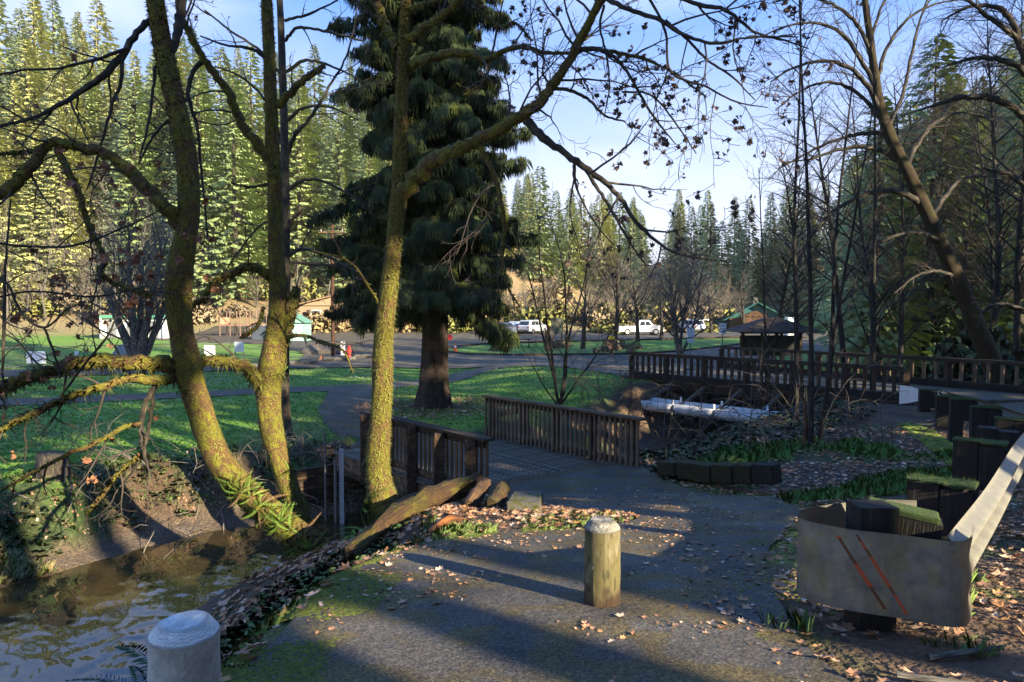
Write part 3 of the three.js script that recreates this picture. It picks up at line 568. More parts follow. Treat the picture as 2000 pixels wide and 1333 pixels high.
{
  const p = (x, d, up) => V(x, ground0(x, d) + up, d);
  const [l1] = logThing('fallen_log', 'long mossy rotting log beside the footbridge railing, sloping to the water', 'log', [p(-0.55, 10.7, 0.30), p(-1.1, 10.1, 0.22), p(-1.6, 9.4, 0.16), p(-2.1, 8.7, 0.12)], [0.15, 0.165, 0.17, 0.16], std(col(0.30, 0.25, 0.19), { map: mossT, bumpMap: woodT, bumpScale: 0.05 }), 18, 0.55, 4);
  { const fz = new MB(), q = rng(66); for (let i = 0; i < 2600; i++) { const t = Math.pow(q(), 1.2) * 0.8, A0 = p(-0.55, 10.7, 0.30), A1 = p(-2.1, 8.7, 0.12), c = A0.clone().lerp(A1, t), a = (q() - 0.5) * 1.9, side = new THREE.Vector3(0.78, 0, 0.62), n = new THREE.Vector3(0, Math.cos(a), 0).addScaledVector(side, Math.sin(a)).normalize(); if (fbm(t * 9 + 3, a * 1.5, 3) < 0.42) continue; const b = c.addScaledVector(n, 0.14).sub(l1.position), h = 0.02 + 0.03 * q(); fz.tri(b.clone().addScaledVector(side, 0.008), b.clone().addScaledVector(side, -0.008), b.clone().addScaledVector(n, h).add(new THREE.Vector3((q() - 0.5) * 0.03, 0, (q() - 0.5) * 0.03)), n); } part('moss', fz.geo(), std(col(0.15, 0.17, 0.028), { side: THREE.DoubleSide }), l1, 'stuff'); }
  logThing('fallen_log', 'short split rotten log end standing out of the leaf litter', 'log', [p(-0.42, 10.35, 0.30), p(-0.52, 9.9, 0.18), p(-0.62, 9.45, 0.05)], [0.1, 0.11, 0.09], rotM, 12, 0.3, 9);
  logThing('fallen_log', 'dark rotten log with mossy tip between the split log and the concrete block', 'log', [p(-0.12, 10.55, 0.26), p(-0.2, 9.9, 0.16), p(-0.3, 9.2, 0.06)], [0.09, 0.12, 0.1], std(col(0.3, 0.22, 0.12), { map: mossT, bumpMap: woodT, bumpScale: 0.03 }), 12, 0.35, 14);
  logThing('fallen_log', 'orange brown rotten wood chunk lying in leaves by the path edge', 'log', [p(-0.95, 7.75, 0.04), p(-0.75, 7.95, 0.05), p(-0.55, 8.1, 0.02)], [0.05, 0.075, 0.05], std(col(0.45, 0.18, 0.06), { map: woodT, bumpMap: woodT, bumpScale: 0.02 }), 10, 0.3, 21);
  const cb = new THREE.BoxGeometry(0.42, 0.24, 1.25, 8, 3, 20), A = cb.attributes.position; for (let i = 0; i < A.count; i++) { const n = fbm(A.getX(i) * 5 + 3, A.getZ(i) * 5 + A.getY(i) * 4, 3) - 0.5; A.setXYZ(i, A.getX(i) + 0.04 * n, A.getY(i) + 0.03 * n, A.getZ(i) + 0.04 * n); } cb.computeVertexNormals();
  const mossyConc = tex(256, (u, v) => { const m = sstep(0.52, 0.62, fbm(u * 7, v * 7, 4, 7)), g = 0.6 + 0.4 * (fbm(u * 60, v * 60, 3, 60) - 0.5); return [lerp(0.62, 0.5, m) * g * 1.2, lerp(0.6, 0.52, m) * g * 1.2, lerp(0.56, 0.1, m) * g * 1.2]; });
  const b = single('concrete_block', cb, std(col(0.7, 0.68, 0.62), { map: mossyConc, bumpMap: bumpT, bumpScale: 0.02 }), 'flat moss patched concrete block at the corner of the path before the footbridge', 'block', V(0.2, ground0(0.2, 9.5) + 0.05, 9.5)); b.rotation.y = -0.08; b.rotation.x = -0.15;
  // staff gauge and its two pipes in the water
  const sg = thing('staff_gauge', 'pale upright staff gauge board standing in the creek by the abutment', 'gauge', at(668, 1025, 15).setY(-3.5));
  part('board', boxGeo(0.10, 2.05, 0.03, 0, 1.05, 0), std(col(0.36, 0.38, 0.40), { roughness: 0.6 }), sg);
  const tm = std(col(0.08, 0.08, 0.09)); for (let k = 0; k < 26; k++) part('scale_mark', boxGeo(k % 5 ? 0.04 : 0.07, 0.012, 0.004, -0.02, 0.5 + k * 0.06, 0.0175, 0.001), tm, sg);
  part('back_post', boxGeo(0.06, 2.15, 0.06, 0, 1.05, -0.048), M.darkMetal, sg);
  single('steel_pipe', new THREE.CylinderGeometry(0.024, 0.024, 2.6, 10), std(col(0.12, 0.115, 0.11), { roughness: 0.7 }), 'tall thin steel pipe standing left of the staff gauge', 'pipe', at(636, 1020, 15.2).setY(-2.4));
  single('steel_pipe', new THREE.CylinderGeometry(0.034, 0.034, 2.1, 10), std(col(0.16, 0.14, 0.13), { roughness: 0.6 }), 'short dark pipe standing close beside the staff gauge', 'pipe', at(656, 1020, 15.1).setY(-2.75));
}

// ---------------------------------------------------------------- trees: growth helpers
const UPV = new THREE.Vector3(0, 1, 0);
function randDir(r) { const z = r() * 2 - 1, a = r() * 6.2832, q = Math.sqrt(1 - z * z); return new THREE.Vector3(q * Math.cos(a), z, q * Math.sin(a)); }
/** one wandering shoot, its side shoots after it; out.tube(level, pts, radii), out.tip(point, dir, r) */
function grow(out, start, dir, len, r0, lv, cfg, r) {
  const c = cfg[lv], n = c.seg, P = [start.clone()], Q = [r0], d = dir.clone().normalize(), D = [d.clone()];
  for (let k = 1; k <= n; k++) {
    d.addScaledVector(randDir(r), c.wander); d.y += c.up + (c.arch || 0) * (k / n); d.normalize();
    P.push(P[k - 1].clone().addScaledVector(d, len / n)); Q.push(Math.max(0.0035, r0 * (1 - 0.85 * k / n))); D.push(d.clone());
  }
  out.tube(lv, P, Q);
  sprout(out, P, Q, D, len, lv, cfg, r);
  if (lv === cfg.length - 1) out.tip(P[n], d, r);
}
function sprout(out, P, Q, D, len, lv, cfg, r, from = 0.2) {
  if (lv + 1 >= cfg.length) return;
  const c = cfg[lv + 1], m = Math.max(1, Math.round(len * c.per * (0.7 + 0.6 * r())));
  for (let k = 0; k < m; k++) {
    const t = from + (1 - from) * (k + r()) / m, f = t * (P.length - 1), i = Math.min(P.length - 2, Math.floor(f));
    const p = P[i].clone().lerp(P[i + 1], f - i), d0 = D ? D[i] : P[i + 1].clone().sub(P[i]).normalize();
    const side = randDir(r).cross(d0).normalize(), d = d0.clone().multiplyScalar(Math.cos(c.angle)).addScaledVector(side, Math.sin(c.angle)); d.y += c.lift || 0;
    if (c.flat) d.y *= c.flat;
    grow(out, p, d, Math.min(c.max || 99, len * c.ratio * (0.5 + 0.8 * r()) * (1.15 - 0.5 * t)), Math.max(0.004, Math.min(Q[i] * 0.62, c.r || 9)), lv + 1, cfg, r);
  }
}
function sink(levels, sides) { const mbs = Array.from({ length: levels }, () => new MB()); return { mbs, tips: [], tube(l, P, Q) { mbs[Math.min(l, levels - 1)].tube(P, Q, sides[Math.min(l, sides.length - 1)], 0, 0, false); }, tip(p, d) { this.tips.push([p, d]); } }; }
function leafTri(mb, p, size, r, spread = 1) {      // a crumpled five-lobed dead leaf
  const u = randDir(r), v = randDir(r).cross(u).normalize(), w = u.clone().cross(v), c = p.clone();
  const pts = [[0, -1], [0.55, -0.7], [1, -0.05], [0.45, 0.12], [0.6, 0.85], [0, 0.35], [-0.6, 0.85], [-0.45, 0.12], [-1, -0.05], [-0.55, -0.7]].map(([a, b]) => c.clone().addScaledVector(u, a * size * spread).addScaledVector(v, b * size).addScaledVector(w, (a * a - 0.3 * b * b) * 0.5 * size));
  for (let k = 0; k < 10; k++) mb.tri(c, pts[k], pts[(k + 1) % 10]);
}
/** short moss blades standing off a tube */
function mossFuzz(mb, P, Q, n, r, len = 0.05, from = 0, to = 1) {
  const T = new THREE.Vector3(), a = new THREE.Vector3(), q = new THREE.Vector3();
  for (let k = 0; k < n; k++) {
    const f = (from + (to - from) * r()) * (P.length - 1), i = Math.min(P.length - 2, Math.floor(f)), p = P[i].clone().lerp(P[i + 1], f - i), rad = lerp(Q[i], Q[i + 1], f - i);
    T.copy(P[i + 1]).sub(P[i]).normalize(); a.copy(randDir(r)).cross(T).normalize();
    q.copy(p).addScaledVector(a, rad * 0.97); const s = T.clone().cross(a), L = len * (0.4 + r()), tip = q.clone().addScaledVector(a, L * 0.8).addScaledVector(T, (r() - 0.5) * L).addScaledVector(s, (r() - 0.5) * L); tip.y -= 0.3 * L;
    const w = 0.009 + 0.012 * r(); mb.tri(q.clone().addScaledVector(s, w), q.clone().addScaledVector(s, -w), tip, a.clone().lerp(UPV, 0.2).normalize());
  }
}
const fuzzM = std(col(0.15, 0.15, 0.03), { roughness: 1, side: THREE.DoubleSide });
const fuzzGreen = std(col(0.17, 0.22, 0.035), { roughness: 1, side: THREE.DoubleSide });
const deadM = std(col(0.24, 0.105, 0.055), { side: THREE.DoubleSide }), seedM = std(col(0.07, 0.045, 0.04), { side: THREE.DoubleSide });
const maple = [ { seg: 8, wander: 0.16, up: 0 }, { seg: 7, wander: 0.26, up: 0.0, per: 2.1, ratio: 0.5, angle: 0.95, max: 1.6, r: 0.02 }, { seg: 5, wander: 0.32, up: 0.02, per: 4.6, ratio: 0.45, angle: 0.9, max: 0.6, r: 0.008 }, { seg: 3, wander: 0.35, up: 0.03, per: 4.5, ratio: 0.5, angle: 0.8, max: 0.2, r: 0.005 } ];

/** a hand-placed mossy tree: trunk and limbs are lists of [photo x, photo y, depth, width in photo pixels] */
function mossyTree(name, label, category, trunk, limbs, seed, opt = {}) {
  const r = rng(seed), w3 = ([x, y, d, w]) => [at(x, y, d), w * d / F / 2], T = trunk.map(w3);
  const base = T[0][0].clone(); base.y = opt.baseY ?? base.y;
  const t = thing(name, label, category, base), lo = l => l.map(([p, q]) => [p.clone().sub(base), q]);
  const [P, Q] = smoothPath(lo(T).map(([p, q]) => [p, q * (opt.slim ?? 0.8)]), 70), mb = new MB().tube(P, Q, 24, opt.rough ?? 0.2, seed);
  part('trunk', mb.geo(true), opt.mat || M.moss, t);
  const fz = new MB(); if (opt.fuzz) mossFuzz(fz, P, Q, opt.fuzz, r, 0.055);
  const leaves = new MB();
  limbs.forEach((L, li) => {
    const [pts, o = {}] = Array.isArray(L[0][0]) ? L : [L, {}], [p, q] = smoothPath(lo(pts.map(w3)), 6 + pts.length * 4);
    for (let k = 1; k < p.length; k++) p[k].addScaledVector(randDir(r), 0.35 * q[k]);
    const b = part('branch', new MB().tube(p, q, 9, 0.3, seed + li * 3).geo(true), o.bare ? M.bark : (opt.limbMat || M.moss), t);
    if (!o.bare && !opt.noMoss) mossFuzz(fz, p, q, Math.round((o.fuzz ?? 260) * p.length / 20), r, o.hang ? 0.12 : 0.06);
    const D = p.map((x, k) => p[Math.min(k + 1, p.length - 1)].clone().sub(p[Math.max(0, k - 1)]).normalize()), len = p.reduce((s, x, k) => s + (k ? x.distanceTo(p[k - 1]) : 0), 0);
    const out = sink(4, [5, 5, 4, 3]);
    sprout(out, p, q, D, len, 0, o.cfg || opt.cfg || maple, r, o.from ?? 0.25);
    const tw = new MB(); out.mbs.forEach(m => { const off = tw.count; tw.p.push(...m.p); tw.n.push(...m.n); tw.u.push(...m.u); for (const i of m.i) tw.i.push(i + off); });
    if (tw.count) part('twigs', tw.geo(), opt.twigMat || M.twig, b, 'stuff');
    const share = o.leaves ?? opt.leaves ?? 0; for (const [tp] of out.tips) if (r() < share) { const n = 1 + Math.floor(r() * (opt.clump || 3)); for (let k = 0; k < n; k++) leafTri(leaves, tp.clone().addScaledVector(randDir(r), 0.04), (opt.leafSize || 0.045) * (0.6 + 0.7 * r()), r, 0.8); }
  });
  if (fz.count) part('moss', fz.geo(), opt.fuzzMat || fuzzM, t, 'stuff');
  if (leaves.count) part('dead_leaves', leaves.geo(), opt.leafMat || deadM, t, 'stuff');
  return { t, P: P.map(p => p.clone().add(base)), Q };
}
// ---------------------------------------------------------------- the three mossy maples
const d1 = 11.2;
const tree1 = mossyTree('mossy_maple', 'thick leaning mossy maple, leftmost of the three, its foot covered in ferns', 'tree',
  [[672, 1130, 11.3, 96], [634, 1094, 11.25, 84], [592, 1054, 11.2, 72], [542, 1014, d1, 66], [496, 974, d1, 64], [458, 938, d1, 64], [428, 898, d1, 62], [406, 850, d1, 60], [390, 800, d1, 59], [374, 755, d1, 62], [364, 705, d1, 64], [354, 650, d1, 56], [349, 600, d1, 60], [348, 555, d1, 64], [354, 505, d1, 56], [364, 455, d1, 50], [368, 400, d1, 50], [366, 345, d1, 50], [361, 295, d1, 49], [352, 245, d1, 47], [341, 195, d1, 46], [330, 148, d1, 45], [319, 100, d1, 43], [310, 50, d1, 41], [302, 0, d1, 40], [290, -90, d1, 36], [284, -220, d1, 30], [300, -380, d1, 22], [290, -560, d1, 10]],
  [
    [[[355, 445, d1, 30], [330, 408, 11, 27], [290, 372, 10.9, 25], [250, 332, 10.8, 24], [200, 301, 10.7, 21], [150, 285, 10.6, 19], [97, 279, 10.5, 18], [62, 325, 10.4, 24], [22, 362, 10.3, 25], [-20, 390, 10.2, 22], [-120, 440, 10.1, 14]], { leaves: 0.12 }],
    [[[112, 290, 10.5, 14], [138, 345, 10.45, 14], [155, 385, 10.4, 13], [170, 435, 10.4, 10], [192, 480, 10.4, 9], [205, 512, 10.4, 10], [192, 528, 10.4, 10], [215, 548, 10.4, 9], [262, 568, 10.3, 7], [300, 575, 10.2, 4]], { leaves: 0.15 }],
    [[[100, 281, 10.5, 12], [60, 296, 10.4, 9], [20, 300, 10.3, 7], [-40, 300, 10.2, 5]], {}],
    [[[350, 712, d1, 34], [300, 709, 11, 28], [250, 711, 10.8, 27], [200, 706, 10.6, 26], [150, 711, 10.5, 25], [100, 724, 10.4, 24], [50, 741, 10.3, 24], [0, 757, 10.2, 23], [-80, 780, 10, 18]], { leaves: 0.25, hang: 1, fuzz: 500 }],
    [[[345, 738, d1, 22], [300, 742, 10.9, 18], [250, 742, 10.7, 16], [200, 756, 10.5, 15], [150, 771, 10.4, 14], [100, 791, 10.3, 13], [50, 814, 10.2, 13], [0, 842, 10.1, 12], [-60, 870, 10, 10]], { leaves: 0.3, hang: 1 }],
    [[[318, 738, 11.1, 14], [302, 758, 11, 12], [284, 788, 10.9, 11], [276, 828, 10.9, 10], [279, 872, 10.8, 9], [288, 925, 10.8, 5], [286, 950, 10.8, 3]], { bare: 1, leaves: 0.02 }],
    [[[300, 760, 11, 8], [296, 800, 11, 8], [286, 850, 10.95, 8], [272, 900, 10.9, 7], [240, 945, 10.9, 4]], { bare: 1 }],
    [[[276, 828, 10.9, 10], [240, 836, 10.8, 9], [180, 868, 10.6, 9], [130, 889, 10.5, 8], [60, 926, 10.4, 7], [0, 958, 10.3, 6], [-50, 980, 10.2, 4]], { leaves: 0.05, fuzz: 150 }],
    [[[278, 884, 10.9, 9], [250, 908, 10.8, 9], [222, 935, 10.7, 8], [198, 970, 10.7, 9], [168, 1004, 10.6, 7]], { leaves: 0.03, fuzz: 300 }],
    [[[293, 40, d1, 13], [272, 58, 11.1, 13], [240, 104, 11, 13], [200, 150, 10.9, 12], [150, 182, 10.8, 10], [100, 214, 10.6, 8], [50, 234, 10.5, 7], [0, 246, 10.4, 6], [-80, 262, 10.2, 4]], { bare: 1, leaves: 0.06 }],
    [[[238, 106, 11, 8], [236, 160, 11, 7], [222, 195, 11, 6], [206, 250, 11, 5], [192, 300, 11, 4], [170, 370, 11, 3]], { bare: 1, leaves: 0.06 }],
    [[[250, 95, 11, 7], [190, 115, 10.8, 6], [120, 132, 10.6, 5], [40, 138, 10.4, 4], [-20, 150, 10.3, 3]], { bare: 1 }],
    [[[328, 118, d1, 14], [346, 60, 11.3, 16], [352, 0, 11.4, 18], [362, -120, 11.5, 14], [390, -260, 11.6, 8]], { bare: 1 }],
    [[[303, 130, d1, 7], [298, 180, 11, 6], [290, 240, 10.9, 5], [272, 310, 10.8, 3]], { bare: 1 }],
    [[[328, 235, d1, 7], [300, 265, 11, 5], [270, 320, 10.9, 3]], { bare: 1 }],
    [[[20, 390, 10, 3], [10, 520, 9.6, 5], [6, 640, 9.5, 6], [4, 760, 9.4, 4]], { bare: 1, leaves: 0.05 }],
    [[[-60, 460, 9.4, 5], [0, 545, 9.3, 5], [18, 560, 9.3, 5], [40, 610, 9.3, 5], [85, 640, 9.3, 5], [130, 605, 9.3, 3], [165, 590, 9.3, 2]], { bare: 1, leaves: 0.25 }],
    [[[85, 640, 9.3, 5], [105, 690, 9.3, 4], [118, 740, 9.3, 4]], { bare: 1 }],
    [[[118, 775, 9.4, 4], [170, 705, 9.4, 5], [200, 670, 9.4, 5], [222, 630, 9.4, 3], [230, 590, 9.4, 2]], { bare: 1, leaves: 0.1 }],
    [[[-40, 470, 9.6, 5], [60, 482, 9.7, 5], [150, 478, 9.8, 5], [240, 445, 9.9, 4], [330, 400, 10, 2], [380, 360, 10, 1.5]], { bare: 1, leaves: 0.4 }],
    [[[-40, 590, 9.6, 4], [60, 570, 9.7, 4], [180, 580, 9.8, 4], [290, 560, 9.9, 3]], { bare: 1, leaves: 0.35 }],
  ], 101, { fuzz: 7500, rough: 0.16, leafSize: 0.07, clump: 4 });
const tree2 = mossyTree('mossy_maple', 'slim upright mossy maple, middle of the three, rising from the creek', 'tree',
  [[600, 1070, 13, 60], [590, 1030, 13, 52], [576, 985, 13, 48], [558, 935, 13, 47], [544, 890, 13, 50], [532, 845, 13, 54], [525, 800, 13, 55], [524, 760, 13, 60], [529, 725, 13, 64], [534, 690, 13, 60], [540, 645, 13, 50], [543, 600, 13, 46], [541, 550, 13, 41], [539, 490, 13, 37], [537, 430, 13, 36], [536, 370, 13, 34], [534, 320, 13, 33], [531, 255, 13, 30], [528, 180, 13, 30], [525, 95, 13, 28], [520, 0, 13, 27], [512, -140, 13, 24], [520, -320, 13, 16], [515, -520, 13, 8]],
  [
    [[[527, 310, 13, 24], [505, 282, 12.9, 22], [482, 255, 12.8, 18], [462, 222, 12.7, 17], [445, 180, 12.6, 16], [422, 148, 12.5, 15], [396, 115, 12.4, 14], [374, 72, 12.3, 13], [352, 22, 12.2, 11], [340, -60, 12, 9], [330, -160, 11.8, 5]], { leaves: 0.05 }],
    [[[395, 118, 12.4, 10], [372, 150, 12.3, 9], [368, 190, 12.3, 8], [385, 250, 12.3, 6], [392, 320, 12.3, 5], [400, 400, 12.3, 4], [405, 470, 12.3, 3]], { bare: 1 }],
    [[[528, 541, 13, 20], [505, 528, 12.9, 18], [480, 524, 12.8, 17], [450, 533, 12.7, 17], [415, 556, 12.6, 15], [392, 585, 12.5, 12], [370, 600, 12.5, 8]], { leaves: 0.1, hang: 1 }],
    [[[520, 755, 13, 26], [500, 742, 12.8, 24], [478, 717, 12.6, 22], [450, 708, 12.4, 18], [420, 705, 12.2, 17], [392, 704, 12, 16], [370, 704, 11.8, 12]], { leaves: 0.1, hang: 1, fuzz: 420 }],
    [[[543, 206, 13, 14], [565, 182, 12.9, 15], [592, 158, 12.8, 14], [612, 143, 12.7, 12], [634, 128, 12.6, 10]], { fuzz: 120 }],
    [[[552, 680, 13, 16], [560, 640, 13, 22], [567, 605, 13, 24], [576, 575, 13, 20], [580, 560, 13, 8]], { fuzz: 700 }],
    [[[548, 662, 13, 10], [590, 655, 12.8, 7], [630, 670, 12.6, 6], [668, 684, 12.5, 5], [690, 730, 12.4, 2]], { leaves: 0.05, fuzz: 60 }],
    [[[515, 600, 13, 8], [500, 640, 12.8, 7], [478, 655, 12.7, 8], [470, 660, 12.7, 4]], { leaves: 0.3, fuzz: 80 }],
    [[[528, 120, 13, 8], [490, 95, 12.8, 6], [440, 88, 12.6, 4], [390, 70, 12.4, 3]], { bare: 1 }],
    [[[522, 360, 13, 6], [490, 365, 12.8, 5], [450, 358, 12.6, 3]], { bare: 1 }],
  ], 202, { fuzz: 6500, rough: 0.2 });
const d3 = 11.3;
const tree3 = mossyTree('mossy_maple', 'bright mossy maple with one long limb reaching right, in front of the footbridge', 'tree',
  [[778, 1060, d3, 130], [764, 1020, d3, 100], [752, 988, d3, 78], [743, 955, d3, 64], [738, 915, d3, 57], [739, 870, d3, 54], [743, 820, d3, 51], [746, 765, d3, 50], [747, 715, d3, 50], [749, 665, d3, 46], [755, 612, d3, 45], [761, 560, d3, 44], [766, 510, d3, 42], [771, 455, d3, 41], [776, 405, d3, 42], [780, 365, d3, 40], [780, 310, d3, 34], [782, 250, d3, 33], [785, 180, d3, 33], [787, 110, d3, 31], [790, 50, d3, 28], [793, 0, d3, 27], [796, -140, d3, 22], [790, -320, d3, 14], [800, -520, d3, 7]],
  [
    [[[786, 375, d3, 34], [822, 338, 11.1, 32], [858, 308, 10.9, 30], [895, 290, 10.8, 28], [932, 275, 10.7, 25], [978, 250, 10.5, 23], [1020, 226, 10.4, 23], [1045, 206, 10.3, 20], [1072, 178, 10.2, 18], [1100, 134, 10.1, 17], [1130, 84, 10, 17], [1155, 38, 9.9, 16], [1178, -6, 9.8, 15], [1215, -80, 9.6, 13], [1260, -170, 9.4, 8]], { from: 0.35, leaves: 0.05 }],
    [[[1028, 236, 10.4, 18], [1062, 268, 10.3, 16], [1100, 298, 10.2, 14], [1142, 326, 10.1, 13], [1180, 357, 10, 11], [1212, 388, 9.9, 9], [1242, 432, 9.8, 8], [1290, 478, 9.7, 6], [1340, 500, 9.6, 4], [1400, 508, 9.5, 2]], { bare: 1, leaves: 0.5 }],
    [[[1122, 308, 10.1, 8], [1122, 345, 10.1, 6], [1132, 380, 10.1, 4], [1165, 440, 10.1, 3], [1200, 480, 10.1, 2]], { bare: 1, leaves: 0.4 }],
    [[[1140, 326, 10.1, 8], [1172, 375, 10, 7], [1200, 420, 9.9, 6], [1228, 470, 9.8, 4], [1262, 520, 9.8, 2]], { bare: 1, leaves: 0.5 }],
    [[[798, 128, d3, 16], [840, 113, 11.1, 18], [878, 104, 11, 16], [915, 106, 10.9, 13], [952, 116, 10.8, 11], [985, 97, 10.7, 10], [1020, 92, 10.6, 9], [1062, 102, 10.5, 7], [1110, 103, 10.4, 6], [1160, 96, 10.3, 7], [1210, 104, 10.2, 7], [1260, 116, 10.1, 6], [1315, 142, 10, 4], [1380, 190, 9.9, 3]], { leaves: 0.4 }],
    [[[1120, 103, 10.1, 9], [1160, 94, 10, 9], [1200, 112, 9.9, 7], [1232, 150, 9.8, 6], [1262, 205, 9.7, 5], [1290, 245, 9.6, 4], [1320, 282, 9.5, 2]], { bare: 1, leaves: 0.6 }],
    [[[1068, 175, 10.2, 8], [1110, 175, 10.1, 7], [1150, 195, 10, 6], [1180, 225, 9.9, 5], [1222, 238, 9.9, 3]], { bare: 1, leaves: 0.35 }],
    [[[792, 80, d3, 18], [828, 56, 11.2, 16], [866, 28, 11, 15], [905, -8, 10.9, 13], [960, -80, 10.7, 8]], {}],
    [[[778, 92, d3, 20], [758, 60, 11.4, 18], [742, 25, 11.5, 17], [732, -30, 11.6, 14], [728, -130, 11.7, 8]], {}],
    [[[796, 20, d3, 10], [822, 10, 11.1, 9], [850, 2, 11, 8], [900, -20, 10.9, 5]], {}],
    [[[932, 282, 10.7, 11], [952, 312, 10.7, 10], [968, 350, 10.7, 10], [980, 400, 10.7, 9], [986, 450, 10.7, 8], [980, 492, 10.7, 6], [992, 560, 10.7, 4], [1015, 600, 10.7, 3]], { leaves: 0.08, fuzz: 90 }],
    [[[935, 0, 10.8, 6], [948, 30, 10.8, 7], [975, 52, 10.7, 6], [1005, 45, 10.6, 4], [1040, 80, 10.5, 3]], { leaves: 0.2 }],
    [[[955, 118, 10.8, 7], [950, 150, 10.8, 6], [935, 170, 10.8, 5], [905, 185, 10.8, 3]], { fuzz: 60 }],
    [[[755, 620, d3, 5], [720, 560, 11.2, 5], [680, 510, 11.1, 4], [610, 490, 11, 3]], { fuzz: 50 }],
    [[[1175, -6, 9.8, 10], [1230, 18, 9.6, 9], [1290, 40, 9.4, 8], [1345, 72, 9.2, 7], [1400, 85, 9, 6], [1450, 75, 8.9, 4], [1505, 72, 8.8, 4], [1560, 72, 8.7, 2]], { bare: 1, leaves: 0.65 }],
    [[[1240, -40, 9.5, 9], [1320, -8, 9.3, 8], [1372, 10, 9.2, 8], [1420, 20, 9.1, 7], [1470, 60, 9, 5], [1530, 78, 8.9, 4], [1580, 95, 8.8, 2]], { bare: 1, leaves: 0.7 }],
    [[[1300, 40, 9.4, 6], [1340, 75, 9.3, 5], [1385, 120, 9.2, 5], [1430, 150, 9.1, 4], [1475, 195, 9, 2]], { bare: 1, leaves: 0.7 }],
    [[[1260, -20, 9.4, 6], [1300, 60, 9.3, 5], [1310, 140, 9.2, 5], [1380, 170, 9.1, 4], [1440, 200, 9, 3], [1500, 210, 8.9, 2]], { bare: 1, leaves: 0.6 }],
    [[[1180, 10, 9.8, 5], [1172, 50, 9.8, 5], [1185, 110, 9.8, 4], [1190, 170, 9.8, 3], [1180, 230, 9.8, 2]], { bare: 1, leaves: 0.4 }],
    [[[1215, 180, 9.9, 4], [1270, 185, 9.8, 4], [1330, 255, 9.7, 3], [1360, 300, 9.6, 2]], { bare: 1, leaves: 0.6 }],
  ], 303, { fuzz: 8500, rough: 0.16, leafMat: seedM, leafSize: 0.042, clump: 6 });
{ // thin dark smooth tree behind the middle maple
  const D = 18.2, cfg = [{ seg: 8, wander: 0.1, up: 0 }, { seg: 8, wander: 0.16, up: 0.0, per: 1.1, ratio: 0.55, angle: 0.9, max: 1.6, r: 0.02 }, { seg: 5, wander: 0.25, up: 0.03, per: 2.6, ratio: 0.5, angle: 0.7, max: 0.7, r: 0.008 }, { seg: 3, wander: 0.3, up: 0.04, per: 3, ratio: 0.5, angle: 0.7, max: 0.3, r: 0.005 }];
  mossyTree('bare_tree', 'thin dark bare tree standing behind the middle mossy maple', 'tree',
    [[575, 880, D, 40], [565, 858, D, 28], [558, 815, D, 23], [556, 700, D, 21], [558, 600, D, 20], [558, 480, D, 20], [557, 350, D, 19], [554, 220, D, 18], [550, 100, D, 17], [546, 0, D, 15], [540, -160, D, 12], [545, -340, D, 6]],
    [[[[560, 502, D, 8], [585, 488, 18, 7], [620, 492, 17.8, 6], [660, 512, 17.6, 5], [720, 545, 17.4, 3]], { bare: 1 }], [[[560, 512, D, 6], [610, 516, 18, 5], [680, 522, 17.8, 3]], { bare: 1 }], [[[560, 372, D, 8], [585, 355, 18, 7], [625, 352, 17.8, 5], [680, 378, 17.6, 4], [720, 400, 17.5, 2]], { bare: 1 }], [[[560, 300, D, 10], [575, 265, 18, 8], [610, 225, 17.9, 7], [645, 165, 17.8, 5], [672, 120, 17.7, 4], [690, 60, 17.7, 3], [700, -20, 17.6, 2]], { bare: 1 }], [[[556, 240, D, 7], [590, 212, 18, 6], [640, 208, 17.9, 4], [700, 235, 17.8, 2]], { bare: 1 }], [[[556, 140, D, 7], [600, 118, 18, 6], [660, 135, 17.9, 4], [710, 160, 17.8, 2]], { bare: 1 }], [[[556, 80, D, 7], [580, 55, 18, 6], [640, 62, 17.9, 5], [710, 80, 17.8, 3]], { bare: 1 }], [[[556, 40, D, 6], [600, 28, 18, 5], [660, 0, 17.9, 3]], { bare: 1 }], [[[560, 450, D, 7], [575, 425, 18, 7], [592, 408, 17.9, 5]], { bare: 1 }], [[[553, 290, D, 6], [520, 200, 18.4, 5], [470, 150, 18.4, 4], [420, 130, 18.4, 3]], { bare: 1 }], [[[552, 150, D, 6], [510, 100, 18.4, 5], [450, 60, 18.4, 4], [400, 20, 18.4, 3]], { bare: 1 }], [[[556, 430, D, 5], [510, 440, 18.4, 4], [460, 500, 18.4, 3], [420, 560, 18.4, 2]], { bare: 1 }]],
    404, { mat: M.bark, rough: 0.12, noMoss: 1, cfg });
}
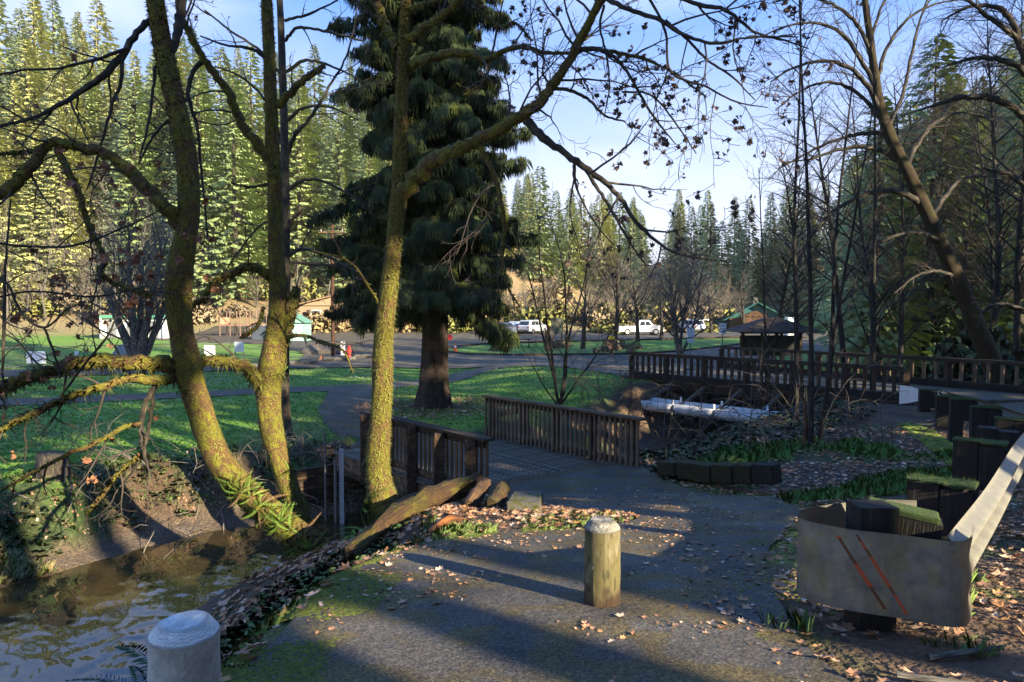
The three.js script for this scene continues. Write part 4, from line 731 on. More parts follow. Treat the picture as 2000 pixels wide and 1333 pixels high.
// ---------------------------------------------------------------- big cedar on the lawn
{
  const base = V(-2.85, -1.85, 24.4), r = rng(77), t = thing('cedar_tree', 'tall dark cedar with drooping sprays and fluted trunk on the lawn', 'tree', base);
  const mb = new MB(), H = 33, P = [], Q = []; for (let k = 0; k <= 40; k++) { const y = H * k / 40; P.push(new THREE.Vector3(0.12 * Math.sin(y * 0.3), y, 0)); Q.push((0.46 + 0.22 * Math.exp(-y / 0.7)) * (1 - 0.93 * y / H) + 0.02); }
  mb.tube(P, Q, 40, 0); const A = mb.p; for (let k = 0; k < mb.count; k++) { const x = A[k * 3], y = A[k * 3 + 1], z = A[k * 3 + 2], a = Math.atan2(z, x), f = 1 + 0.05 * Math.cos(a * 7 + Math.sin(y * 0.5)) + 0.05 * (fbm(Math.cos(a) * 5, Math.sin(a) * 5 + y * 0.3, 3) - 0.5); A[k * 3] *= f; A[k * 3 + 2] *= f; }
  part('trunk', mb.geo(true), M.cedarBark, t);
  // spray: flat drooping fan of scale leaves
  const sp = new MB(), rr = rng(5), front = new THREE.Vector3(0, 0.25, 1).normalize();
  for (let k = 0; k < 17; k++) {
    const x0 = (rr() - 0.5) * 0.16, y0 = -0.05 * rr(), a = (rr() - 0.5) * 2.2 + x0 * 2, L = 0.13 + 0.2 * rr(), w = 0.009 + 0.008 * rr(), z0 = 0.12 * (rr() - 0.5);
    const A = new THREE.Vector3(x0, y0, z0), B = A.clone().add(new THREE.Vector3(Math.sin(a) * L * 0.5, -L * 0.45, 0.05 * (rr() - 0.5))), C = B.clone().add(new THREE.Vector3(Math.sin(a) * L * 0.25, -L * 0.6, 0.06 * (rr() - 0.5))), W = new THREE.Vector3(w, 0.004, w * (rr() - 0.5));
    sp.tri(A, B.clone().sub(W), B.clone().add(W), front); sp.tri(B.clone().sub(W.clone().multiplyScalar(1.3)), C, B.clone().add(W.clone().multiplyScalar(1.3)), front);
  }
  const bough = new MB(), spots = [];
  for (let k = 0; k < 400; k++) {
    const y0 = 4.9 + 27.2 * Math.pow(k / 400, 1.3), a = k * 2.4 + r() * 0.8, prof = clamp(1.05 - Math.pow(Math.max(0, (y0 - 4)) / 30, 1.5), 0.12, 1), L = (2.2 + 2.0 * r() * r() + 0.6 * r()) * prof;
    const dir = new THREE.Vector3(Math.cos(a), 0, Math.sin(a)), pts = []; for (let j = 0; j <= 9; j++) { const s = j / 9; pts.push(new THREE.Vector3(dir.x * L * s, y0 - L * (lerp(0.35, 1.0, hash2(k, 5)) * s - 0.30 * s * s) - (y0 < 6 ? 0.5 * s : 0), dir.z * L * s)); }
    bough.tube(pts, pts.map((_, j) => 0.045 * (1 - 0.85 * j / 9) + 0.005), 5, 0, 0, false);
    const n = Math.round(36 + L * 26);
    for (let j = 0; j < n; j++) { const s = 0.18 + 0.82 * Math.pow(j / n, 0.8), f = s * 9, i = Math.min(8, Math.floor(f)), p = pts[i].clone().lerp(pts[i + 1], f - i), side = (r() - 0.5) * 2 * 0.75 * (1.1 - 0.6 * s); p.x += -dir.z * side; p.z += dir.x * side; p.y += 0.3 * (r() - 0.5) - 0.25 * Math.abs(side); spots.push([p, a + (r() - 0.5) * 2.4, 0.8 + 0.7 * r()]); }
  }
  part('boughs', bough.geo(), M.cedarBark, t);
  const im = new THREE.InstancedMesh(sp.geo(), std(0xffffff, { side: THREE.DoubleSide, roughness: 1 }), spots.length), m4 = new THREE.Matrix4(), e = new THREE.Euler(), qn = new THREE.Quaternion();
  spots.forEach(([p, a, s], k) => { e.set((r() - 0.5) * 0.7, -a + Math.PI / 2 + (r() - 0.5), (r() - 0.5) * 0.6); qn.setFromEuler(e); m4.compose(p, qn, new THREE.Vector3(s, s * 1.15, s)); im.setMatrixAt(k, m4); const b = r() < 0.12 ? 1 : 0, g = 0.75 + 0.5 * r(); im.setColorAt(k, col(lerp(0.034, 0.08, b) * g, lerp(0.052, 0.095, b) * g, lerp(0.017, 0.016, b) * g)); });
  im.name = 'crown'; im.userData.kind = 'stuff'; im.castShadow = im.receiveShadow = true; t.add(im);
}

// ---------------------------------------------------------------- conifers
const needleM = [std(col(0.24, 0.30, 0.115), { side: THREE.DoubleSide, vertexColors: true }), std(col(0.19, 0.26, 0.105), { side: THREE.DoubleSide, vertexColors: true }), std(col(0.31, 0.335, 0.13), { side: THREE.DoubleSide, vertexColors: true })];
const darkNeedle = needleM[1];
/** crown of drooping fans in whorls round a straight stem */
function coniferCrown(H, Rad, seed, from, count, fans, size = 1) {
  const r = rng(seed), mb = new MB(), o = new THREE.Vector3();
  for (let k = 0; k < count; k++) {
    const s = Math.pow((k + r()) / count, 1.25), y = H * (from + (1 - from) * s), a = k * 2.39996 + r() * 0.9, lobe = 0.65 + 0.7 * fbm(Math.cos(a) * 1.3 + seed, Math.sin(a) * 1.3 + s * 9, 3);
    const L = Rad * (Math.pow(1 - s, 0.62 + 0.1 * (seed % 4)) * lobe * (0.65 + 0.6 * r()) + 0.03), droop = 0.05 + 0.35 * (1 - s) + 0.25 * r(), dx = Math.cos(a), dz = Math.sin(a), tone = 0.8 + 0.4 * r();
    for (let f = 0; f < fans; f++) {
      const q = 0.3 + 0.7 * (f + 0.8 * r()) / fans, bx = dx * L * q, bz = dz * L * q, by = y - droop * L * q * (1 - 0.5 * q), wd = size * (0.13 * L * (1.25 - q) + 0.26) * (0.6 + 0.8 * r());
      for (const e of [-1, 1]) {
        const fw = 0.5 + 0.9 * r(), sd = 0.35 + 0.8 * r(), dn = 0.1 + 0.7 * r(), w = wd * 0.24;
        o.set(bx, by, bz);
        const tip = new THREE.Vector3(bx + dx * wd * fw - dz * e * wd * sd, by - wd * dn, bz + dz * wd * fw + dx * e * wd * sd), m = o.clone().lerp(tip, 0.4);
        const nn = new THREE.Vector3(dx * 0.7 - dz * e * 0.35 + 0.5 * (r() - 0.5), 0.55, dz * 0.7 + dx * e * 0.35 + 0.5 * (r() - 0.5)).normalize(), g = tone * (0.8 + 0.4 * r()), c3 = [g * 1.05, g, g * 0.9];
        mb.tri(o.clone(), m.clone().add(new THREE.Vector3(-dz * w - dx * w * e * 0.3, w * 0.6, dx * w - dz * w * e * 0.3)), tip, nn, c3); mb.tri(o.clone(), tip, m.clone().add(new THREE.Vector3(dz * w, -w * 1.1, -dx * w)), nn, c3);
      }
    }
  }
  return mb.geo();
}
const stemGeo = (H, r0) => { const P = [], Q = []; for (let k = 0; k <= 8; k++) { P.push(new THREE.Vector3(0, H * 0.98 * k / 8, 0)); Q.push(r0 * (1 - 0.95 * k / 8) + 0.02); } return new MB().tube(P, Q, 7, 0, 0, false).geo(); };
const conGeos = [0, 1, 2, 3].map(k => coniferCrown(30, [5.6, 5.0, 6.4, 4.6][k], 900 + k, [0.06, 0.1, 0.05, 0.14][k], [400, 370, 420, 350][k], 6)), lowGeos = [0, 1].map(k => coniferCrown(30, [5.4, 4.8][k], 940 + k, [0.1, 0.16][k], 300, 4, 1.45)), conStem = stemGeo(30, 0.42);
const tallStem = stemGeo(33, 0.40);
const LEFTLAB = ['sunlit green conifer in the dense stand on the left hillside', 'tall yellow green conifer in the stand on the left hillside', 'pale sunlit conifer in the stand on the left hillside'];
function conifer(label, group, pos, sc, k, mat, turn, low = false, bark = M.bark) {
  const t = thing('conifer', label, 'tree', pos, group); t.rotation.y = turn; t.scale.set(sc * (0.9 + 0.2 * hash2(pos.x * 7, pos.z * 7)), sc, sc);
  part('trunk', conStem, bark, t); part('crown', low ? lowGeos[k % 2] : conGeos[k % 4], mat, t); return t;
}
{
  const r = rng(31);
  // left hillside, facing the sun
  let n = 0; const put = [];
  for (let tries = 0; tries < 6000 && n < 140; tries++) {
    const d = 104 + 62 * Math.pow(r(), 1.3), px = -120 + 1010 * r(), x = (px - 1000) / F * d; if (hill(x, d) < 4.2) continue;
    if (put.some(p => Math.hypot(p[0] - x, p[1] - d) < 3.6)) continue; put.push([x, d]); n++;
    const k = Math.floor(r() * 3); conifer(LEFTLAB[k], 'conifers on the left hillside', V(x, ground0(x, d) - 0.3, d), (0.8 + 0.6 * r()) * lerp(0.93, 0.72, sstep(400, 850, px)), Math.floor(r() * 4), needleM[k], r() * 6);
  }
  // far stand behind the parking area
  n = 0; put.length = 0;
  for (let tries = 0; tries < 3000 && n < 64; tries++) {
    const d = 122 + 60 * r(), px = 880 + 760 * r(), x = (px - 1000) / F * d; if (put.some(p => Math.hypot(p[0] - x, p[1] - d) < 4.4)) continue; put.push([x, d]); n++;
    conifer('small far conifer in the stand beyond the parking area', 'far conifers beyond the parking area', V(x, ground0(x, d) - 0.3, d), 0.45 + 0.28 * r(), Math.floor(r() * 4), needleM[Math.floor(r() * 3)], r() * 6, true);
  }
  // forest on the right
  n = 0; put.length = 0;
  for (let tries = 0; tries < 4000 && n < 62; tries++) {
    const far0 = r() < 0.5, d = far0 ? 100 + 32 * r() : 38 + 20 * r(), px = 1600 + 450 * r(), x = (px - 1000) / F * d; if (x < 15 || px < 1650) continue; if (put.some(p => Math.hypot(p[0] - x, p[1] - d) < 4.2)) continue; put.push([x, d]); n++;
    const far = d > 66; conifer(far ? 'sunlit conifer high on the right hillside behind the bare trees' : 'dark conifer in the shaded forest at the right edge', far ? 'sunlit conifers on the right hillside' : 'shaded conifers on the right', V(x, ground0(x, d) - 0.3, d), (far ? 0.72 + 0.3 * r() : 0.34 + 0.22 * r()) * (1 + 0.5 * sstep(1600, 2000, px)), Math.floor(r() * 4), far ? needleM[Math.floor(r() * 3)] : darkNeedle, r() * 6, true);
  }
  // conifers standing right of and behind the camera: they shade the near scene
  const shadeLab = 'tall conifer outside the frame on the right, shading the path and lawn';
  const at2 = (S, a) => [SX * S + SD * a, -SD * S + SX * a];
  const spots = [];
  for (let a = 12.2; a < 46; a += a < 16 ? 4.4 : 7.4) spots.push([15 + 5 * r(), a, 0]);
  spots.push([26, 14.4, 0], [29, 33, 0], [27, 42, 0]);
  for (let a = 0.9; a > -14; a -= 5) spots.push([14 + 4 * r(), a - 2.4, 0]);
  spots.push([10, -2.6, 0], [13.5, -1.9, 0]);
  for (const [S, a] of spots) { const [x, d] = at2(S, a + (r() - 0.5)); conifer(shadeLab, 'conifers shading the scene from outside the frame', V(x, ground0(x, d) - 0.2, d), 0.82 + 0.25 * r(), Math.floor(r() * 4), darkNeedle, r() * 6, true); }
  // bare-stemmed tall firs: the sun comes in under their crowns
  const highCrown = [coniferCrown(34, 4.2, 951, 0.42, 260, 4, 1.5), coniferCrown(34, 3.8, 952, 0.40, 260, 4, 1.5)], highStem = stemGeo(34, 0.36);
  for (const [S, a] of [[16, 1.9], [18.5, 3.0], [20, 4.5], [17, 7.9]]) {
    const [x, d] = at2(S, a), t = thing('tall_fir', 'tall bare stemmed fir outside the frame behind the camera', 'tree', V(x, ground0(x, d) - 0.2, d), 'tall firs behind the camera');
    part('trunk', highStem, M.bark, t); part('crown', highCrown[Math.round(a) % 2], darkNeedle, t); t.rotation.y = a;
  }
}
// ---------------------------------------------------------------- bare broadleaf trees
function bareTree(name, label, pos, H, r0, cfg, seed, mat, twigMat, stems = [[0, 1, 0, 1]], group) {
  const t = thing(name, label, 'tree', pos, group), r = rng(seed), out = sink(2, [7, 5, 4, 3]);
  const all = { tube(l, P, Q) { out.mbs[l < 2 ? 0 : 1].tube(P, Q, [8, 6, 4, 3, 3][l], 0, 0, false); }, tip() { } };
  for (const [x, y, z, s] of stems) grow(all, new THREE.Vector3(), new THREE.Vector3(x, y, z), H * s, r0 * s, 0, cfg, r);
  part('trunk', out.mbs[0].geo(), mat, t); if (out.mbs[1].count) part('twigs', out.mbs[1].geo(), twigMat, t, 'stuff'); return t;
}
const alderCfg = [{ seg: 12, wander: 0.06, up: 0.05 }, { seg: 9, wander: 0.08, up: 0.05, arch: -0.17, per: 2.6, ratio: 0.30, angle: 1.0, max: 4.2, r: 0.05, lift: 0.2 }, { seg: 6, wander: 0.12, up: -0.03, per: 3.0, ratio: 0.38, angle: 0.6, max: 1.5, r: 0.014 }, { seg: 3, wander: 0.16, up: -0.02, per: 5.0, ratio: 0.42, angle: 0.6, max: 0.6, r: 0.007 }];
const roundCfg = [{ seg: 6, wander: 0.1, up: 0.06 }, { seg: 7, wander: 0.12, up: 0.06, per: 2.2, ratio: 0.62, angle: 0.75, max: 5, r: 0.07 }, { seg: 5, wander: 0.16, up: 0.04, per: 2.2, ratio: 0.5, angle: 0.65, max: 2.2, r: 0.02 }, { seg: 3, wander: 0.2, up: 0.04, per: 3, ratio: 0.5, angle: 0.6, max: 1, r: 0.01 }];
const shrubCfg = [{ seg: 12, wander: 0.14, up: 0.03 }, { seg: 6, wander: 0.16, up: 0.05, per: 2.4, ratio: 0.33, angle: 0.75, max: 1.6, r: 0.012 }, { seg: 4, wander: 0.2, up: 0.03, per: 3, ratio: 0.4, angle: 0.7, max: 0.6, r: 0.006 }];
const gy = (x, d) => ground0(x, d);
const greyBark = std(col(0.11, 0.095, 0.08), { map: barkT });
{ // the leaning alder on the right, placed limb by limb
  const arch = [{ seg: 9, wander: 0.1, up: 0 }, { seg: 7, wander: 0.12, up: -0.02, per: 2.6, ratio: 0.32, angle: 0.6, max: 1.7, r: 0.018 }, { seg: 5, wander: 0.18, up: -0.02, per: 3.4, ratio: 0.45, angle: 0.6, max: 0.8, r: 0.008 }, { seg: 3, wander: 0.2, up: 0, per: 4.5, ratio: 0.5, angle: 0.6, max: 0.35, r: 0.005 }];
  const D = 25, L = (...p) => [p.map(q => [q[0], q[1], q[2] ?? D, q[3] ?? 8]), { bare: 1, cfg: arch, from: 0.15 }];
  const taper = (pts, w0, dd = 0) => L(...pts.map(([x, y], k) => [x, y, D + dd * k / pts.length, lerp(w0, 2.5, k / (pts.length - 1))]));
  mossyTree('alder_tree', 'large leaning mossy alder with arching bare branches at the right', 'tree',
    [[1960, 775, D, 52], [1940, 715, D, 46], [1915, 655, D, 42], [1890, 590, D, 38], [1866, 535, D, 36], [1838, 475, D, 33], [1806, 405, D, 31], [1778, 345, D, 28], [1748, 285, D, 25], [1722, 215, D, 22], [1710, 150, D, 19], [1702, 90, D, 17], [1690, 0, D, 14], [1676, -120, D, 10], [1668, -240, D, 5]],
    [taper([[1800, 400], [1762, 378], [1715, 374], [1668, 390], [1620, 420], [1580, 470], [1555, 530]], 13, -2), taper([[1770, 335], [1735, 300], [1690, 288], [1640, 292], [1585, 310], [1530, 318]], 12, 1), taper([[1750, 290], [1720, 262], [1680, 262], [1630, 275], [1575, 300], [1520, 330]], 11, 2), taper([[1722, 222], [1690, 160], [1650, 128], [1600, 120], [1545, 135], [1505, 160]], 11, -1), taper([[1716, 190], [1690, 130], [1650, 70], [1600, 45], [1540, 50], [1490, 70]], 10), taper([[1706, 110], [1672, 45], [1630, 10], [1570, -5], [1510, 5]], 9), taper([[1818, 430], [1850, 380], [1880, 350], [1930, 345], [1985, 370]], 10, 2), taper([[1770, 330], [1800, 270], [1835, 235], [1880, 220], [1940, 235]], 9, 2), taper([[1712, 160], [1735, 90], [1770, 40], [1820, 10], [1870, 0]], 8), taper([[1735, 250], [1765, 180], [1780, 110], [1800, 30], [1830, -40]], 8, 1), taper([[1730, 240], [1665, 175], [1615, 160], [1560, 180], [1515, 215]], 8, 1), taper([[1838, 475], [1800, 455], [1750, 460], [1700, 490], [1670, 540]], 10, -3), taper([[1870, 545], [1835, 530], [1790, 540], [1745, 575]], 8, -2), taper([[1700, 80], [1720, 20], [1750, -40]], 7)],
    707, { slim: 0.8, mat: std(col(0.17, 0.15, 0.11), { map: mossT, bumpMap: bumpT, bumpScale: 0.02 }), rough: 0.14, noMoss: 1, twigMat: M.twig, limbMat: greyBark });
  // branch arching in from the right edge, part of a second alder whose stem stands outside the frame
  mossyTree('alder_tree', 'alder at the right edge whose arching branches enter from outside the frame', 'tree',
    [[2140, 800, 20, 50], [2110, 600, 20, 42], [2090, 400, 20, 36], [2070, 200, 20, 30], [2050, 0, 20, 22], [2040, -160, 20, 12]],
    [[[[2085, 380, 20, 18], [2030, 270, 20, 15], [1985, 215, 20, 14], [1930, 190, 20, 12], [1870, 192, 20, 9], [1800, 215, 20, 4]], { bare: 1, cfg: arch }], [[[2075, 260, 20, 16], [2010, 140, 20, 13], [1985, 60, 20, 12], [1958, 20, 20, 10], [1900, 12, 20, 7], [1840, 40, 20, 3]], { bare: 1, cfg: arch }], [[[2070, 200, 20, 14], [2000, 90, 20, 11], [1940, 40, 20, 9], [1890, 0, 20, 6], [1850, -30, 20, 3]], { bare: 1, cfg: arch }], [[[2080, 330, 20, 14], [2010, 150, 20, 12], [1960, 118, 20, 10], [1900, 115, 20, 7], [1840, 132, 20, 3]], { bare: 1, cfg: arch }], [[[2100, 560, 20, 18], [2040, 625, 20, 13], [1985, 600, 20, 11], [1945, 597, 20, 9], [1915, 612, 20, 5]], { fuzz: 40, cfg: arch }], [[[2095, 470, 20, 14], [2020, 380, 20, 11], [1970, 340, 20, 9], [1920, 330, 20, 5]], { bare: 1, cfg: arch }]],
    708, { slim: 1, mat: greyBark, rough: 0.14, noMoss: 1, limbMat: greyBark });
}
{ // bare alders behind the bridge and in the right-hand forest
  const r = rng(515);
  const list = [[1712, 640, 30, 15], [1655, 650, 36, 16], [1760, 640, 34, 17], [1800, 640, 40, 18], [1850, 640, 42, 18], [1890, 640, 38, 17], [1960, 640, 36, 18], [1935, 640, 30, 16], [1560, 660, 42, 13], [1510, 660, 44, 12], [1985, 640, 27, 15]];
  const nth = k => `bare grey alder behind the road bridge, ${['first', 'second', 'third', 'fourth', 'fifth', 'sixth', 'seventh', 'eighth', 'ninth'][k]} to the right of the kiosk`;
  const alderLab = [nth(1), nth(0), nth(2), nth(3), nth(4), nth(5), nth(7), nth(6), 'slender bare alder rising behind the right end of the kiosk roof', 'slender bare alder rising behind the peak of the kiosk roof', nth(8)];
  list.forEach(([px, py, d, H], k) => { const x = (px - 1000) / F * d; bareTree('alder_tree', alderLab[k], V(x, gy(x, d) - 0.2, d), H, 0.12 + 0.06 * r(), alderCfg, 800 + k, greyBark, M.twig, [[(r() - 0.6) * 0.25, 1, (r() - 0.5) * 0.2, 1]], 'bare alders behind the road bridge'); });
  // thin saplings rising out of the brush in front of the road bridge
  const sap = [[1588, 872, 14.8, 11, 0.045, -0.04], [1604, 862, 15.2, 8, 0.035, 0.09], [1560, 800, 18, 12, 0.05, -0.03], [1622, 790, 18.5, 11, 0.05, 0.02], [1500, 770, 23, 10, 0.05, -0.05], [1706, 760, 21, 12, 0.06, -0.02]];
  const sapCfg = [{ seg: 12, wander: 0.035, up: 0.02 }, { seg: 6, wander: 0.1, up: 0.06, per: 1.9, ratio: 0.17, angle: 0.75, max: 1.8, r: 0.014 }, { seg: 4, wander: 0.16, up: 0.03, per: 2.6, ratio: 0.4, angle: 0.6, max: 0.8, r: 0.006 }, { seg: 3, wander: 0.2, up: 0.02, per: 3, ratio: 0.5, angle: 0.6, max: 0.35, r: 0.004 }];
  const sl = ['straight thin sapling beside the broken stump in front of the road bridge', 'thin sapling leaning right just behind the grass patch', 'slender sapling crossing in front of the kiosk', 'slender sapling right of the kiosk, in front of the bridge railing', 'bare sapling in the creek gully before the road bridge railing', 'tall grey sapling in front of the sunlit far railing'];
  sap.forEach(([px, py, d, H, r0, lean], k) => { const x = (px - 1000) / F * d; bareTree('sapling', sl[k], V(x, gy(x, d) - 0.1, d), H, r0 + 0.02, sapCfg, 850 + k, greyBark, M.twig, [[lean, 1, 0.02, 1]], 'saplings in front of the road bridge'); });
  // multi-stem shrub tree between the footbridge and the road
  { const x = 1.7, d = 24.3; bareTree('bare_shrub', 'tall many stemmed bare shrub on the bank behind the slatted railing', V(x, gy(x, d) - 0.1, d), 7.2, 0.06, shrubCfg, 870, greyBark, M.twig, [[-0.30, 1, 0.1, 0.9], [-0.08, 1, -0.05, 1], [0.05, 1, 0.1, 0.95], [0.13, 1, 0, 0.98], [0.42, 0.9, 0.1, 0.7], [-0.5, 0.7, 0.3, 0.5]]); }
  { const x = 3.4, d = 22.2; bareTree('bare_shrub', 'low tangled bare shrub on the creek bank left of the white pipe', V(x, gy(x, d) - 0.1, d), 3.2, 0.03, shrubCfg, 871, greyBark, M.twig, [[-0.5, 1, 0.1, 0.9], [0.4, 1, 0.3, 1], [0.8, 0.8, -0.1, 0.8], [-0.9, 0.7, 0, 0.8]]); }
  // park trees beyond the road
  const parks = [[1328, 690, 52, 9.5, 1], [1246, 658, 70, 12, 0], [1292, 655, 76, 12, 0], [1200, 690, 58, 13, 0], [1138, 690, 60, 11, 0], [1455, 640, 86, 11, 0], [1390, 645, 90, 10, 0]];
  const pl = ['many stemmed pale barked tree left of the one way sign, partly sunlit', 'bare park tree standing behind the white pickup, left of two', 'bare park tree standing behind the white pickup bonnet', 'bare park tree behind the post with the yellow marker', 'bare park tree in the planted island beside the road', 'bare tree beside the green roofed building', 'bare tree by the far parked cars'];
  parks.forEach(([px, py, d, H, multi], k) => { const x = (px - 1000) / F * d; bareTree('park_tree', pl[k], V(x, gy(x, d) - 0.1, d), multi ? H * 0.8 : H * 0.62, multi ? 0.16 : 0.24, roundCfg, 880 + k, multi ? M.paleBark : M.bark, M.greyTwig, multi ? [[-0.35, 1, 0, 1], [-0.1, 1, 0.2, 0.9], [0.15, 1, -0.1, 1], [0.4, 1, 0.1, 0.9]] : [[0.02, 1, 0, 1]], 'bare trees around the parking area'); });
  // pale many-stemmed tree on the left lawn
  { const x = (268 - 1000) / F * 42, d = 42; bareTree('park_tree', 'pale grey forked bare tree on the far lawn at the left, by the fence', V(x, gy(x, d) - 0.1, d), 8.5, 0.33, [{ ...roundCfg[0], wander: 0.07 }, roundCfg[1], roundCfg[2], roundCfg[3]], 890, M.paleBark, M.greyTwig, [[-0.45, 1, 0, 1], [0.05, 1, 0.1, 1], [0.5, 0.9, -0.1, 0.85], [-0.15, 1, -0.3, 0.9], [0.28, 1, 0.2, 0.95]]); }
  // pale alder stems and bare brush along the foot of the left hill
  for (let k = 0; k < 22; k++) { const px = 10 + 330 * r() + (k > 15 ? 420 : 0) * (k > 15 ? 1 : 0), d = 88 + 12 * r(), x = (px - 1000) / F * d; bareTree('hillside_alder', 'thin pale alder at the foot of the sunlit left hillside', V(x, gy(x, d) - 0.2, d), 11 + 6 * r(), 0.15, [{ seg: 8, wander: 0.05, up: 0.02 }, { seg: 5, wander: 0.14, up: 0.06, per: 1.3, ratio: 0.2, angle: 0.8, max: 3, r: 0.04 }, { seg: 3, wander: 0.2, up: 0.03, per: 1.8, ratio: 0.45, angle: 0.6, max: 1.2, r: 0.02 }], 920 + k, M.paleBark, M.greyTwig, [[(r() - 0.3) * 0.3, 1, (r() - 0.5) * 0.2, 1]], 'pale alders at the foot of the hill'); }
  for (let k = 0; k < 74; k++) { const px = k < 44 ? -20 + 1060 * r() : 940 + 560 * r(), d = (k < 44 ? 90 : 100) + 20 * r(), x = (px - 1000) / F * d; bareTree('hillside_brush', k < 44 ? 'low bare brush tree on the tan slope of the sunlit left hillside' : 'low bare brush tree on the tan slope beyond the parking area', V(x, gy(x, d) - 0.2, d), 3.4 + 3.4 * r(), 0.1, [{ seg: 5, wander: 0.12, up: 0.03 }, { seg: 5, wander: 0.16, up: 0.07, per: 2.6, ratio: 0.5, angle: 0.7, max: 3, r: 0.03 }, { seg: 3, wander: 0.22, up: 0.03, per: 3.2, ratio: 0.45, angle: 0.6, max: 1.2, r: 0.014 }], 960 + k, M.paleBark, M.tanTwig, [[(r() - 0.5) * 0.5, 1, (r() - 0.5) * 0.3, 1], [(r() - 0.5) * 1.1, 1, (r() - 0.5) * 0.3, 0.9]], 'bare brush on the tan slopes'); }
}
// low leafy and tan bushes along the foot of the hills
{
  const bushGeo = k => { const r = rng(60 + k), mb = new MB(); for (let i = 0; i < 650; i++) { const dir = randDir(r); dir.y = Math.abs(dir.y); const p = dir.clone().multiply(new THREE.Vector3(1, 0.85, 1)).multiplyScalar(0.55 + 0.5 * r()); const u = randDir(r), v = randDir(r).cross(u).normalize(), s = 0.07 + 0.08 * r(); mb.tri(p.clone().addScaledVector(u, s), p.clone().addScaledVector(v, s), p.clone().addScaledVector(u, -s * 0.6), dir.clone().lerp(randDir(r), 0.35).normalize()); } return mb.geo(); };
  const geos = [0, 1, 2].map(bushGeo), mats = [std(col(0.30, 0.22, 0.10), { side: THREE.DoubleSide }), std(col(0.20, 0.20, 0.05), { side: THREE.DoubleSide }), std(col(0.26, 0.20, 0.12), { side: THREE.DoubleSide })], r = rng(606);
  const labs = ['tan leafless bush at the foot of the sunlit hillside', 'yellow green bush at the foot of the sunlit hillside', 'straw brown bush at the foot of the sunlit hillside'];
  for (let k = 0; k < 110; k++) { const px = k < 74 ? 1420 * r() : 930 + 560 * r(), d = (k < 74 ? 90 : 102) + 18 * r(), x = (px - 1000) / F * d, q = Math.floor(r() * 3), b = single('bush', geos[k % 3], mats[q], labs[q], 'bush', V(x, gy(x, d) - 0.3, d), 'bushes at the foot of the hillside'); const s = 1.6 + 2.6 * r(); b.scale.set(s * 1.2, s * (0.7 + 0.6 * r()), s); b.rotation.y = r() * 6; }
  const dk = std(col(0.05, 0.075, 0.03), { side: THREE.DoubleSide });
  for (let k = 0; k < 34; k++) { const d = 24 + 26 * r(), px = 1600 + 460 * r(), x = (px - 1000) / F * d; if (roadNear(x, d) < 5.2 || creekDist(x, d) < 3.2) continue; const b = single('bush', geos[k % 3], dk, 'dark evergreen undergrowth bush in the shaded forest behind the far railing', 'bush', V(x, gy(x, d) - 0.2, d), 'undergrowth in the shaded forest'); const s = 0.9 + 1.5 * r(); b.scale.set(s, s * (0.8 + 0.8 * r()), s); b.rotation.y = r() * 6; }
  for (let k = 0; k < 9; k++) { const x = -2 + 13 * r(), d = 55 + 8 * r(), b = single('bush', geos[k % 3], mats[2], 'low dead brown bush in the planted island beside the road', 'bush', V(x, gy(x, d) - 0.1, d), 'bushes in the planted island'); b.scale.setScalar(0.5 + 0.6 * r()); }
}

